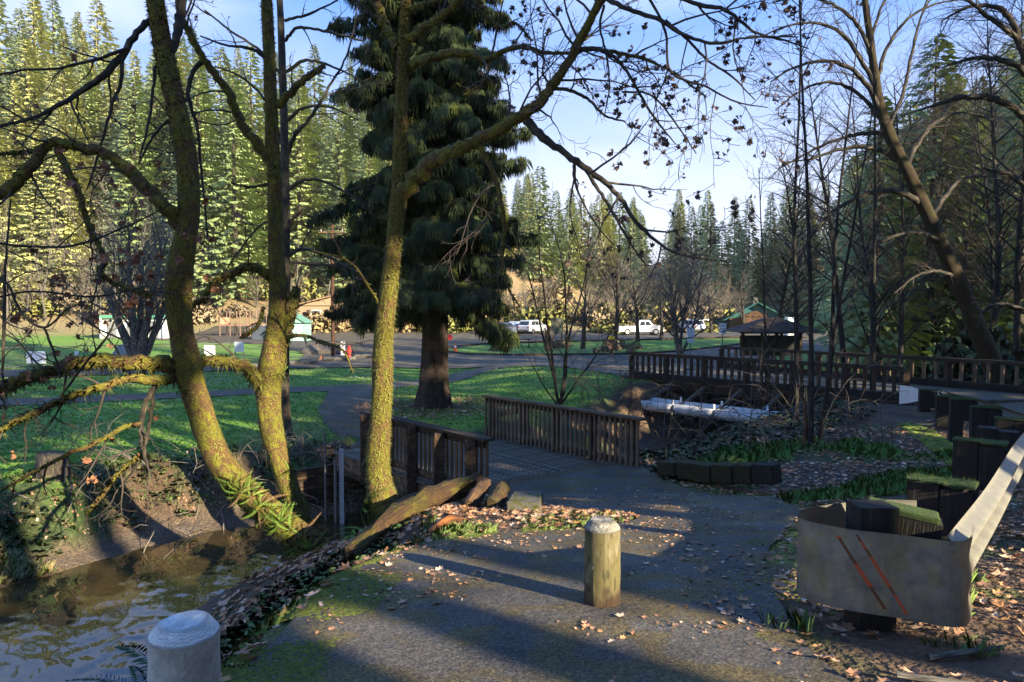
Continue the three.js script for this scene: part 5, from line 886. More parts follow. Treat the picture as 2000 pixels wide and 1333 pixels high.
// ---------------------------------------------------------------- vehicles
const tyreM = std(col(0.025, 0.025, 0.027)), rimM = std(col(0.5, 0.5, 0.52), { roughness: 0.4, metalness: 0.6 }), glassM = std(col(0.03, 0.035, 0.045), { roughness: 0.08 }), lampM = std(col(0.7, 0.7, 0.68), { roughness: 0.2 }), redM = std(col(0.35, 0.02, 0.02), { roughness: 0.3 });
function vehicle(name, label, category, pos, turn, kind, color, group) {
  const t = thing(name, label, category, pos, group); t.rotation.y = turn;
  const paint = std(color, { roughness: 0.3, metalness: 0.1 });
  const K = { // side outlines: body, cabin glass; length along x, nose at +x
    pickup: { body: [[-2.75, 0.45], [-2.75, 1.02], [-0.55, 1.05], [-0.42, 1.12], [-0.15, 1.74], [0.95, 1.76], [1.45, 1.15], [2.55, 1.02], [2.72, 0.85], [2.72, 0.42]], win: [[[-0.28, 1.18], [-0.05, 1.64], [0.42, 1.66], [0.42, 1.18]], [[0.50, 1.18], [0.50, 1.66], [0.88, 1.66], [1.25, 1.18]]], w: 1.85, wh: [-1.75, 1.75], wr: 0.4, L: 5.5, sc: [1.02, 1.66, 1.4, 1.16], rs: [-0.18, 1.66, -0.44, 1.16] },
    suv: { body: [[-2.25, 0.42], [-2.3, 0.95], [-2.1, 1.1], [-1.85, 1.66], [0.55, 1.7], [1.2, 1.1], [2.1, 0.98], [2.3, 0.8], [2.3, 0.4]], win: [[[-1.85, 1.12], [-1.7, 1.58], [-0.85, 1.61], [-0.85, 1.12]], [[-0.77, 1.12], [-0.77, 1.61], [-0.05, 1.61], [-0.05, 1.12]], [[0.03, 1.12], [0.03, 1.61], [0.48, 1.6], [0.98, 1.12]]], w: 1.8, wh: [-1.4, 1.42], wr: 0.36, L: 4.6, sc: [0.62, 1.6, 1.14, 1.12], rs: [-1.9, 1.58, -2.1, 1.14] },
    sedan: { body: [[-2.25, 0.38], [-2.3, 0.85], [-1.6, 0.95], [-0.95, 1.4], [0.35, 1.42], [1.05, 0.94], [2.1, 0.82], [2.28, 0.65], [2.28, 0.34]], win: [[[-1.4, 0.97], [-0.9, 1.33], [-0.35, 1.35], [-0.35, 0.97]], [[-0.27, 0.97], [-0.27, 1.35], [0.3, 1.34], [0.85, 0.97]]], w: 1.75, wh: [-1.4, 1.4], wr: 0.33, L: 4.5, sc: [0.42, 1.35, 0.98, 0.98], rs: [-1.0, 1.35, -1.55, 0.98] },
  }[kind];
  const s = new THREE.Shape(K.body.map(p => new THREE.Vector2(p[0], p[1]))), g = new THREE.ExtrudeGeometry(s, { depth: K.w - 0.16, bevelEnabled: true, bevelSize: 0.07, bevelThickness: 0.08, bevelSegments: 3 }); g.translate(0, 0, -(K.w - 0.16) / 2);
  const A = g.attributes.position; for (let i = 0; i < A.count; i++) { const y = A.getY(i); if (y > 1.0) A.setZ(i, A.getZ(i) * (1 - 0.16 * (y - 1.0) / 0.7)); } g.computeVertexNormals();
  part('body', g, paint, t);
  for (const side of [-1, 1]) for (const w of K.win) { const ws = new THREE.ShapeGeometry(new THREE.Shape(w.map(p => new THREE.Vector2(p[0], p[1])))), B = ws.attributes.position; for (let i = 0; i < B.count; i++) { const y = B.getY(i); B.setZ(i, side * (K.w / 2 + 0.006) * (1 - 0.16 * Math.max(0, y - 1.0) / 0.7) + side * 0.006); } part('side_window', ws, glassM, t); }
  const pane = (x0, y0, x1, y1, nm) => { const h = K.w / 2 - 0.22, o = 0.02 * Math.sign(x1 - x0) * 5, q = new THREE.BufferGeometry(); q.setAttribute('position', new THREE.Float32BufferAttribute([x0 + o, y0 + 0.02, -h + 0.05, x0 + o, y0 + 0.02, h - 0.05, x1 + o, y1, -h, x1 + o, y1, h], 3)); q.setIndex([0, 1, 2, 1, 3, 2]); q.computeVertexNormals(); part(nm, q, glassM, t); };
  pane(...K.sc, 'windscreen'); pane(...K.rs, 'rear_window');
  for (const x of K.wh) for (const z of [-1, 1]) {
    const wgrp = new THREE.Group(); wgrp.name = 'wheel'; wgrp.position.set(x, K.wr, z * (K.w / 2 - 0.06)); t.add(wgrp);
    const ty = new THREE.TorusGeometry(K.wr * 0.78, K.wr * 0.25, 8, 22); part('tyre', ty, tyreM, wgrp); const rm = new THREE.CylinderGeometry(K.wr * 0.6, K.wr * 0.6, 0.14, 18); rm.rotateX(Math.PI / 2); part('rim', rm, rimM, wgrp);
  }
  for (const z of [-1, 1]) { part('headlight', boxGeo(0.08, 0.16, 0.3, K.L / 2 + 0.035, 0.8 * (kind === 'sedan' ? 0.82 : 1), z * (K.w / 2 - 0.28)), lampM, t); part('tail_light', boxGeo(0.08, 0.24, 0.16, -K.L / 2 - 0.045, 0.88 * (kind === 'sedan' ? 0.85 : 1), z * (K.w / 2 - 0.16)), redM, t); }
  part('bumper', boxGeo(0.16, 0.16, K.w - 0.1, K.L / 2 + 0.07, 0.5, 0), std(col(0.1, 0.1, 0.1)), t); part('bumper', boxGeo(0.16, 0.16, K.w - 0.1, -K.L / 2 - 0.09, 0.5, 0), std(col(0.1, 0.1, 0.1)), t);
  return shade(t);
}
{
  const P = (px, d) => { const x = (px - 1000) / F * d; return V(x, ground0(x, d) + 0.03, d); };
  vehicle('pickup_truck', 'white pickup truck parked behind the bare park trees', 'truck', P(1250, 84), 0.06, 'pickup', col(0.75, 0.76, 0.78));
  vehicle('parked_car', 'silver grey sport utility car parked left of the dark sign board', 'car', P(1041, 88), 1.0, 'suv', col(0.5, 0.53, 0.58), 'cars in the parking area');
  vehicle('parked_car', 'dark blue car parked behind the cedar branches', 'car', P(985, 86), 0.9, 'sedan', col(0.08, 0.10, 0.15), 'cars in the parking area');
  vehicle('parked_car', 'pale blue car between the silver car and the dark car', 'car', P(1012, 90), 0.95, 'sedan', col(0.38, 0.43, 0.5), 'cars in the parking area');
  vehicle('parked_car', 'white car left of the one way sign, facing the camera', 'car', P(1348, 92), 1.9, 'suv', col(0.7, 0.72, 0.75), 'cars in the parking area');
  vehicle('parked_car', 'white sedan farthest back, beside the green lawn', 'car', P(1383, 104), 0.1, 'sedan', col(0.8, 0.8, 0.8), 'cars in the parking area');
}
// ---------------------------------------------------------------- buildings
const greenRoof = std(col(0.05, 0.20, 0.165), { roughness: 0.5 });
function gableHouse(t, w, d, h, rise, wallMats, roofMat, over = 0.6, board = 0.3, gableMat = wallMats[1 % wallMats.length]) {
  // horizontal boards on the two visible walls, gable along z
  const n = Math.round(h / board);
  for (let k = 0; k < n; k++) { part('wall_board', boxGeo(w, board - 0.02, 0.12, 0, board * (k + 0.5), d / 2), wallMats[k % wallMats.length], t); part('wall_board', boxGeo(0.12, board - 0.02, d - 0.14, -w / 2 + 0.06, board * (k + 0.5), 0), wallMats[(k + 1) % wallMats.length], t); part('wall_board', boxGeo(0.12, board - 0.02, d - 0.14, w / 2 - 0.06, board * (k + 0.5), 0), wallMats[(k + 2) % wallMats.length], t); }
  part('rear_wall', boxGeo(w, h, 0.12, 0, h / 2, -d / 2), wallMats[0], t);
  for (const z of [d / 2, -d / 2]) { const s = new THREE.Shape([[-w / 2, 0], [w / 2, 0], [0, rise]].map(p => new THREE.Vector2(...p))), g = new THREE.ExtrudeGeometry(s, { depth: 0.1, bevelEnabled: false }); g.translate(0, h, z - 0.05); part('gable', g, gableMat, t); }
  const L = Math.hypot(w / 2 + over, rise * (1 + over / (w / 2)));
  for (const sgn of [-1, 1]) { const g = boxGeo(L, 0.12, d + 2 * over); g.rotateZ(-sgn * Math.atan2(rise, w / 2)); g.translate(sgn * (w / 2 + over) / 2, h + rise - rise * (1 + over / (w / 2)) / 2 + 0.1, 0); const rf = part('roof', g, roofMat, t); for (let k = 0; k < 9; k++) { const q = boxGeo(L, 0.05, 0.05); q.rotateZ(-sgn * Math.atan2(rise, w / 2)); q.translate(sgn * (w / 2 + over) / 2, h + rise - rise * (1 + over / (w / 2)) / 2 + 0.17, -d / 2 - over + (d + 2 * over) * (k + 0.5) / 9); part('roof_seam', q, roofMat, rf); } }
}
{
  const P = (px, d, up = 0) => { const x = (px - 1000) / F * d; return V(x, ground0(x, d) + up, d); };
  const logs = varyC(std(col(0.36, 0.22, 0.14), { map: woodT }), 4, 0.15, 7);
  const b = thing('park_building', 'log walled building with green metal roof beyond the parking area', 'building', P(1478, 100)); b.rotation.y = -0.3; b.scale.setScalar(0.8);
  gableHouse(b, 9.5, 9, 2.4, 2.6, logs, greenRoof, 1.0, 0.4, std(col(0.03, 0.12, 0.12)));
  const porch = new THREE.Group(); porch.name = 'porch'; porch.position.set(-0.5, 0, 4.8); b.add(porch);
  for (let k = 0; k < 7; k++) part('wall_board', boxGeo(3.6, 0.36, 0.14, 0, 0.19 + k * 0.38, 1.2), varyC(std(col(0.45, 0.28, 0.19), { map: woodT }), 4, 0.15, 8)[k % 4], porch);
  { const s = new THREE.Shape([[-2.3, 0], [2.3, 0], [0, 1.1]].map(p => new THREE.Vector2(...p))), g = new THREE.ExtrudeGeometry(s, { depth: 2.4, bevelEnabled: false }); g.translate(0, 2.66, -1.0); part('porch_roof', g, logs[1], porch); }
  part('chimney', boxGeo(0.8, 2.2, 0.8, -0.4, 4.9, 3.6), std(col(0.4, 0.38, 0.36), { map: grainT }), b);
  part('door', boxGeo(1.0, 2.0, 0.06, 3.2, 1.0, 4.6), std(col(0.2, 0.25, 0.32)), b);
  shade(b);
  const w = thing('park_building', 'low white building with a green edged flat roof behind the forked pale tree', 'building', P(278, 78)); w.rotation.y = 0.05;
  part('wall', boxGeo(7.2, 2.3, 4, 0, 1.15, 0), std(col(0.62, 0.62, 0.6)), w); part('roof', boxGeo(8.2, 0.25, 5, 0, 2.42, 0), std(col(0.08, 0.3, 0.2)), w); for (const x of [-2.4, -0.2, 2.2]) { const dr = part('door', boxGeo(1.0, 1.9, 0.06, x, 0.97, 2.03), std(col(0.16, 0.17, 0.18)), w); } for (const x of [-3.4, 3.4]) part('post', boxGeo(0.15, 2.3, 0.15, x, 1.15, 2.35), M.white, w);
  shade(w);
  const h2 = thing('house', 'tan low house right of the wooden utility pole', 'house', P(672, 94)); gableHouse(h2, 11, 6, 2.6, 1.4, varyC(std(col(0.3, 0.21, 0.13)), 3, 0.08, 3), std(col(0.3, 0.18, 0.12)), 0.5, 0.5); for (const x of [-3, 0, 3]) { const f = part('window', boxGeo(1.3, 1.0, 0.08, x, 1.5, 3.06), M.white, h2); part('pane', boxGeo(1.1, 0.8, 0.02, x, 1.5, 3.11), glassM, f); } shade(h2);
  const sh = thing('shed', 'small pale green shed with white cross braced doors behind the middle maple', 'shed', P(577, 72)); gableHouse(sh, 2.6, 2.2, 1.9, 0.8, varyC(std(col(0.22, 0.42, 0.34)), 3, 0.08, 4), std(col(0.1, 0.22, 0.18)), 0.2, 0.3); for (const x of [-0.55, 0.55]) { const dr = part('door', boxGeo(1.0, 1.7, 0.05, x, 0.88, 1.19), std(col(0.3, 0.5, 0.42)), sh); part('brace', barGeo(new THREE.Vector3(x - 0.45, 0.1, 1.23), new THREE.Vector3(x + 0.45, 1.65, 1.23), 0.08, 0.02), M.white, dr); part('brace', barGeo(new THREE.Vector3(x + 0.45, 0.1, 1.26), new THREE.Vector3(x - 0.45, 1.65, 1.26), 0.08, 0.02), M.white, dr); } shade(sh);
  // play structure
  const pl = thing('play_structure', 'climbing frame of poles and platforms on the far left lawn', 'playground', P(475, 82));
  for (let x = -2; x <= 2; x++) for (const z of [-1, 1]) part('pole', new THREE.CylinderGeometry(0.06, 0.06, 3, 8).translate(x * 1.2, 1.5, z), std(col(0.2, 0.12, 0.09)), pl);
  part('platform', boxGeo(5, 0.12, 2.1, 0, 1.3, 0), std(col(0.25, 0.14, 0.1)), pl); part('panel', boxGeo(1.1, 0.8, 0.06, -1.8, 1.8, 1.05), std(col(0.5, 0.25, 0.15)), pl); part('slide', barGeo(new THREE.Vector3(2.4, 1.3, 0), new THREE.Vector3(4.4, 0.2, 0), 0.7, 0.08), std(col(0.45, 0.47, 0.5)), pl); shade(pl);
  // container and boxes
  single('storage_box', boxGeo(2.6, 1.5, 1.6, 0, 0.75, 0, 0.04), std(col(0.05, 0.065, 0.09)), 'dark blue storage box left of the pale green shed', 'box', P(520, 74));
  // kiosk with hip roof
  const k = thing('kiosk', 'dark notice kiosk with brown hipped roof behind the road bridge', 'kiosk', P(1508, 36.5)), ry = 1.72;
  k.position.y = -1.15; const shingle = varyC(std(col(0.17, 0.125, 0.105), { map: grainT }), 4, 0.18, 12);
  for (let c = 0; c < 8; c++) { const f0 = 1 - c / 8 * 0.9, f1 = 1 - (c + 1) / 8 * 0.9, y0 = ry + c * 0.095, y1 = ry + (c + 1) * 0.095, w = 2.15, dd = 1.5, q = new MB(), C = (f, y) => [new THREE.Vector3(-w * f, y, dd * f), new THREE.Vector3(w * f, y, dd * f), new THREE.Vector3(w * f, y, -dd * f), new THREE.Vector3(-w * f, y, -dd * f)]; const a = C(f0 + 0.012, y0 + 0.02), b2 = C(f1, y1), e = C(f0 + 0.012, y0 - 0.03); for (let s = 0; s < 4; s++) { const n = (s + 1) % 4; q.tri(a[s], a[n], b2[n]); q.tri(a[s], b2[n], b2[s]); q.tri(e[s], e[n], a[n]); q.tri(e[s], a[n], a[s]); } if (c === 7) { q.tri(b2[0], b2[1], b2[2]); q.tri(b2[0], b2[2], b2[3]); } part('shingle_course', q.geo(), shingle[c % 4], k); }
  for (const x of [-1.55, -0.52, 0.52, 1.55]) part('post', boxGeo(0.13, 1.9, 0.13, x, 0.9, 0), M.timberDark, k);
  part('notice_board', boxGeo(3.3, 1.1, 0.1, 0, 0.95, -0.13), M.black, k); part('beam', boxGeo(3.4, 0.12, 0.16, 0, 1.66, -0.0), M.timberDark, k); shade(k);
  // pale outbuilding right of the log building, green poles and bench
  single('portable_toilet', new RoundedBoxGeometry(1.1, 2.3, 1.1, 2, 0.08).translate(0, 1.15, 0), std(col(0.62, 0.64, 0.66)), 'pale portable toilet right of the log building', 'toilet', P(1544, 78));
  const gp = thing('pole_frame', 'pale green goal frame of two poles on the right lawn', 'frame', P(1674, 60)); for (const x of [-0.25, 0.15]) part('pole', new THREE.CylinderGeometry(0.05, 0.05, 2.6, 8).translate(x, 1.3, 0), std(col(0.25, 0.5, 0.42)), gp); part('crossbar', boxGeo(3.2, 0.08, 0.08, 1.5, 0.9, 0), std(col(0.25, 0.5, 0.42)), gp); part('crossbar', boxGeo(3.2, 0.08, 0.08, -1.2, 2.56, 0), std(col(0.4, 0.2, 0.15)), gp);
  // fence panels far behind
  for (let k2 = 0; k2 < 4; k2++) { const f = thing('board_fence', ['tan board fence beyond the parking area, left end', 'tan board fence beyond the parking area, behind the sign board', 'pale board fence behind the bare park trees', 'pale board fence right of the white pickup'][k2], 'fence', P(1080 + k2 * 72, 108)); for (let j = 0; j < 14; j++) part('board', boxGeo(0.36, 1.7, 0.06, -2.5 + j * 0.38, 0.85, 0), logs[j % 4], f); part('rail', boxGeo(5.4, 0.1, 0.06, 0, 1.4, 0.07), M.white, f); shade(f); }
}
// ---------------------------------------------------------------- signs and street furniture
{
  const G = (px, d) => { const x = (px - 1000) / F * d; return V(x, ground0(x, d), d); };
  const write = (w, h, fn) => { const c = document.createElement('canvas'); c.width = w; c.height = h; const x = c.getContext('2d'); fn(x, w, h); const t = new THREE.CanvasTexture(c); t.colorSpace = THREE.SRGBColorSpace; return t; };
  const face = (t, w, h, y, z, fn) => { const g = new THREE.PlaneGeometry(w, h); g.translate(0, y, z); part('sign_face', g, std(0xffffff, { map: write(256, Math.round(256 * h / w), fn), roughness: 0.6 }), t); };
  const ow = thing('road_sign', 'white one way sign with black arrow on a thin post', 'sign', G(1412, 45));
  part('post', boxGeo(0.06, 2.5, 0.05, 0, 1.25, -0.04), M.chain, ow); part('plate', boxGeo(0.48, 0.74, 0.02, 0, 2.3, 0), M.sign, ow);
  face(ow, 0.46, 0.72, 2.3, 0.0145, (x, w, h) => { x.fillStyle = '#e6e6e2'; x.fillRect(0, 0, w, h); x.strokeStyle = '#222'; x.lineWidth = 8; x.strokeRect(8, 8, w - 16, h - 16); x.fillStyle = '#222'; x.font = 'bold 90px sans-serif'; x.textAlign = 'center'; x.fillText('ONE', w / 2, 120); x.fillText('WAY', w / 2, 230); x.fillRect(40, 300, 110, 34); x.beginPath(); x.moveTo(145, 270); x.lineTo(222, 317); x.lineTo(145, 364); x.fill(); });
  const st = thing('road_sign', 'grey blue backs of two small signs on a post by the pale tree', 'sign', G(1349, 48)); part('post', boxGeo(0.06, 2.2, 0.05, 0, 1.1, 0), M.chain, st); part('plate', boxGeo(0.55, 0.6, 0.02, 0, 1.95, 0.04), std(col(0.45, 0.53, 0.56)), st); part('plate', boxGeo(0.5, 0.3, 0.02, 0, 1.4, 0.04), std(col(0.5, 0.56, 0.58)), st);
  const rs = thing('road_sign', 'red stop sign on a dark post beside the cedar trunk', 'sign', G(878, 45)); part('post', boxGeo(0.06, 1.75, 0.05, -0.25, 0.87, 0), M.darkMetal, rs); const oc = new THREE.CylinderGeometry(0.2, 0.2, 0.02, 8); oc.rotateX(Math.PI / 2); oc.rotateZ(Math.PI / 8); oc.translate(0, 1.72, 0.05); part('plate', oc, std(col(0.5, 0.03, 0.04)), rs);
  const bd = thing('notice_board', 'dark green sign board on two posts in front of the parked cars', 'sign', G(1088, 66)); part('board', boxGeo(1.15, 1.6, 0.1, 0, 1.75, 0), std(col(0.12, 0.12, 0.085)), bd); for (const x of [-0.45, 0.45]) part('post', boxGeo(0.12, 2.4, 0.12, x, 1.2, -0.12), M.timber, bd);
  const ym = thing('marker_post', 'wooden post with a yellow reflective plate beside the road', 'post', G(1194, 53)); part('post', boxGeo(0.22, 1.35, 0.22, 0, 0.67, 0), M.timberDark, ym); part('plate', boxGeo(0.5, 0.26, 0.02, 0, 1.38, 0.13), std(col(0.75, 0.55, 0.03)), ym);
  const ws = thing('wood_post', 'thick brown timber post in the planted island', 'post', G(1069, 58)); part('post', boxGeo(0.4, 1.7, 0.4, 0, 0.85, 0), M.timber, ws); part('cap', boxGeo(0.46, 0.06, 0.46, 0, 1.73, 0), M.timberDark, ws);
  const tb = thing('picnic_table', 'dark picnic table in the planted island beside the road', 'table', G(1020, 62)); part('table_top', boxGeo(1.8, 0.06, 0.8, 0, 0.75, 0), M.timberDark, tb); for (const z of [-0.65, 0.65]) part('bench', boxGeo(1.8, 0.05, 0.28, 0, 0.45, z), M.timberDark, tb); for (const x of [-0.6, 0.6]) for (const z of [-1, 1]) part('leg', barGeo(new THREE.Vector3(x, 0.72, z * 0.2), new THREE.Vector3(x, 0, z * 0.65), 0.08, 0.08), M.timberDark, tb);
  const cone = thing('traffic_cone', 'small orange traffic cone right of the cedar trunk', 'cone', G(889, 57)); part('cone', new THREE.LatheGeometry([[0.17, 0.04], [0.05, 0.7], [0.001, 0.71]].map(p => new THREE.Vector2(...p)), 16), std(col(0.8, 0.12, 0.02)), cone); part('base', boxGeo(0.38, 0.04, 0.38, 0, 0.02, 0), M.black, cone); part('collar', new THREE.CylinderGeometry(0.088, 0.115, 0.14, 16).translate(0, 0.43, 0), M.sign, cone);
  const hy = thing('hydrant', 'red hydrant post by the gravel heap on the left', 'hydrant', G(681, 50)); part('barrel', new THREE.CylinderGeometry(0.13, 0.15, 0.8, 12).translate(0, 0.4, 0), std(col(0.5, 0.05, 0.03)), hy); part('cap', new THREE.SphereGeometry(0.14, 12, 8).translate(0, 0.8, 0), std(col(0.5, 0.05, 0.03)), hy); for (const x of [-1, 1]) part('outlet', new THREE.CylinderGeometry(0.06, 0.06, 0.14, 8).rotateZ(Math.PI / 2).translate(x * 0.16, 0.55, 0), std(col(0.5, 0.05, 0.03)), hy);
  const up = thing('utility_pole', 'brown wooden utility pole between the middle maple and the cedar', 'pole', G(650, 52)); part('pole', new MB().tube([new THREE.Vector3(0, -0.3, 0), new THREE.Vector3(0, 5, 0), new THREE.Vector3(0.03, 10, 0)], [0.16, 0.14, 0.11], 12).geo(), std(col(0.26, 0.13, 0.075), { map: woodT }), up); part('crossarm', boxGeo(2, 0.12, 0.1, 0, 9.4, 0.1), M.timber, up); for (const x of [-0.8, 0.8]) part('insulator', new THREE.CylinderGeometry(0.05, 0.07, 0.18, 8).translate(x, 9.55, 0.1), M.galv, up);
  // striped barricade and gravel heap
  const gh = new THREE.SphereGeometry(1, 24, 12, 0, 6.2832, 0, 1.5708), A = gh.attributes.position; for (let i = 0; i < A.count; i++) { const n = fbm(A.getX(i) * 3 + 5, A.getZ(i) * 3, 3); A.setXYZ(i, A.getX(i) * 2.1 * (0.8 + 0.4 * n), A.getY(i) * 0.85 * (0.7 + 0.6 * n), A.getZ(i) * 1.4); } gh.computeVertexNormals(); single('gravel_heap', gh, std(col(0.45, 0.38, 0.32), { map: grainT, bumpMap: bumpT, bumpScale: 0.1 }), 'grey tan gravel heap behind the utility pole', 'heap', G(640, 55));
  const bc = thing('barricade', 'white striped upright barricade post left of the red hydrant', 'barricade', G(669, 51)); part('panel', boxGeo(0.3, 1.0, 0.06, 0, 0.65, 0), M.sign, bc); for (let k = 0; k < 4; k++) part('stripe', barGeo(new THREE.Vector3(-0.13, 0.25 + k * 0.24, 0.034), new THREE.Vector3(0.13, 0.42 + k * 0.24, 0.034), 0.01, 0.07), M.black, bc); part('foot', boxGeo(0.5, 0.06, 0.3, 0, 0.03, 0), M.black, bc);
  // mesh fence with signs on the left lawn
  const fence = (px0, d0, px1, d1, lab) => {
    const a = G(px0, d0), b = G(px1, d1), t = thing('mesh_fence', lab, 'fence', a), L = b.clone().sub(a), n = Math.max(2, Math.round(L.length() / 2.6)), H = 1.25;
    for (let k = 0; k <= n; k++) part('post', new THREE.CylinderGeometry(0.028, 0.028, H + 0.1, 6).translate(L.x * k / n, L.y * k / n + H / 2, L.z * k / n), M.chain, t);
    for (const y of [H, 0.08]) part('rail', new MB().tube([new THREE.Vector3(0, y, 0), new THREE.Vector3(L.x, L.y + y, L.z)], [0.022, 0.022], 6).geo(), M.chain, t);
    const wire = new MB(), len = L.length(), step = 0.16; for (let s = -H; s < len; s += step) for (const q of [0, 1]) { const s0 = Math.max(0, s), s1 = Math.min(len, s + H), y0 = (s0 - s), y1 = (s1 - s); const f = y => q ? H - y : y; wire.tube([L.clone().multiplyScalar(s0 / len).add(new THREE.Vector3(0, f(y0), 0)), L.clone().multiplyScalar(s1 / len).add(new THREE.Vector3(0, f(y1), 0))], [0.003, 0.003], 3, 0, 0, false); }
    part('wire_mesh', wire.geo(), M.chain, t, 'stuff'); return t;
  };
  fence(-60, 40, 262, 45, 'low wire mesh fence across the left lawn, left of the forked tree'); fence(285, 45.5, 600, 49, 'low wire mesh fence across the left lawn, behind the mossy maples');
  const sgn = (px, d, w, h, y, lab, tall) => { const t = thing('notice_sign', lab, 'sign', G(px, d)); part('panel', boxGeo(w, h, 0.03, 0, y, 0), M.sign, t); for (const x of [-w / 2 + 0.05, w / 2 - 0.05]) part('post', boxGeo(0.05, y + h / 2, 0.05, x, (y + h / 2) / 2, -0.045), M.chain, t); face(t, w - 0.04, h - 0.04, y, 0.0185, (c, W, H) => { c.fillStyle = '#d9dde3'; c.fillRect(0, 0, W, H); c.fillStyle = 'rgba(120,130,150,0.45)'; for (let k = 0; k < 5; k++) c.fillRect(W * 0.2, H * (0.2 + k * 0.13), W * (0.35 + 0.25 * hash2(k, px)), H * 0.04); }); };
  sgn(68, 41.2, 1.15, 0.74, 0.66, 'wide white notice board on the mesh fence at far left'); sgn(148, 42.6, 0.26, 0.3, 0.82, 'small white notice on the mesh fence at the left'); sgn(408, 46.5, 0.75, 0.72, 0.78, 'white square notice on the mesh fence, left of a pair'); sgn(466, 47, 0.65, 0.7, 1.0, 'white square notice on the mesh fence, right of a pair');
  const rp = thing('agility_ramp', 'grey wedge shaped dog ramp on the left lawn', 'ramp', G(234, 47)); { const s = new THREE.Shape([[-0.6, 0], [0.7, 0], [0.3, 1.15], [0.18, 1.15]].map(p => new THREE.Vector2(...p))), g = new THREE.ExtrudeGeometry(s, { depth: 0.6, bevelEnabled: true, bevelSize: 0.02, bevelThickness: 0.02, bevelSegments: 1 }); part('ramp', g, std(col(0.3, 0.31, 0.33)), rp); for (let k = 0; k < 5; k++) part('tread', boxGeo(0.05, 0.03, 0.6, -0.48 + k * 0.15, 0.2 + k * 0.21, 0.3), M.white, rp); }
  // log kerbs along the path
  [[40, 735, 150, 733, 35.5, 'log kerb at the far left edge of the lawn path'], [565, 700, 615, 698, 44, 'pale log kerb lying right of the thin dark tree'], [632, 697, 690, 693, 47, 'short pale log kerb near the utility pole'], [690, 694, 728, 690, 50, 'grey log kerb left of the bright mossy maple'], [430, 712, 505, 706, 41, 'long log kerb between the two left maples']].forEach(([x0, y0, x1, y1, d, lab], k) => { const X0 = (x0 - 1000) / F * d, X1 = (x1 - 1000) / F * d, a = V(X0, ground0(X0, d) + 0.12, d), b = V(X1, ground0(X1, d + 1) + 0.12, d + 0.6); logThing('log_kerb', lab, 'log', [a, a.clone().lerp(b, 0.5), b], [0.16, 0.15, 0.14], M.paleBark, 12, 0.12, k); });
  // kerb of the island
  { const c = new THREE.CatmullRomCurve3(island.map(p => V(p[0], ground0(p[0], p[1]) + 0.05, p[1])), true), n = 26; const t = thing('kerb', 'dark kerb round the planted island beside the road', 'kerb', c.getPoint(0)); for (let k = 0; k < n; k++) part('kerb_stone', barGeo(c.getPointAt(k / n).sub(t.position), c.getPointAt((k + 0.97) / n).sub(t.position), 0.2, 0.2), M.timberDark, t); }
}

// ---------------------------------------------------------------- ferns
const fernM = [std(col(0.14, 0.26, 0.035), { side: THREE.DoubleSide }), std(col(0.085, 0.16, 0.028), { side: THREE.DoubleSide }), std(col(0.20, 0.28, 0.05), { side: THREE.DoubleSide }), std(col(0.20, 0.12, 0.06), { side: THREE.DoubleSide })];
const frondGeo = [0, 1, 2].map(v => { const mb = new MB(), r = rng(70 + v), n = 20, up = new THREE.Vector3(0, 1, 0.2).normalize(); const spine = s => new THREE.Vector3(0.03 * Math.sin(s * 3 + v), 0.42 * s - (0.6 + 0.3 * v) * s * s, 0.9 * s); for (let k = 0; k < n; k++) { const s = 0.08 + 0.9 * k / n, a = spine(s), b = spine(s + 0.022), L = 0.115 * Math.sin(Math.PI * Math.pow(s, 0.7)) + 0.012; for (const q of [-1, 1]) { const tip = a.clone().lerp(b, 0.8).add(new THREE.Vector3(q * L, -0.12 * L + 0.03 * (r() - 0.5), 0.3 * L + 0.02 * (r() - 0.5))), m = a.clone().lerp(tip, 0.45), w = new THREE.Vector3(0, 0.004, 0.011); mb.tri(a, m.clone().add(w), tip, up); mb.tri(a, tip, m.clone().sub(w), up); } } for (let k = 0; k < 6; k++) { const a = spine(k / 6), b = spine((k + 1) / 6), w = new THREE.Vector3(0.006, 0, 0); mb.tri(a.clone().sub(w), a.clone().add(w), b, up); } return mb.geo(); });
function fern(label, pos, n, size, outward, r, mats, group, droop = 0) {
  const t = thing('fern', label, 'fern', pos, group), q = new THREE.Quaternion().setFromUnitVectors(UPV, outward);
  for (let k = 0; k < n; k++) { const m = part('frond', frondGeo[Math.floor(r() * 3)], mats[Math.floor(r() * mats.length)], t); const e = new THREE.Quaternion().setFromEuler(new THREE.Euler(-0.5 + 0.5 * r() + droop, k * 6.283 / n + 0.6 * (r() - 0.5), 0.3 * (r() - 0.5), 'YXZ')); m.quaternion.copy(q).multiply(e); m.scale.setScalar(size * (0.7 + 0.6 * r())); }
  return t;
}
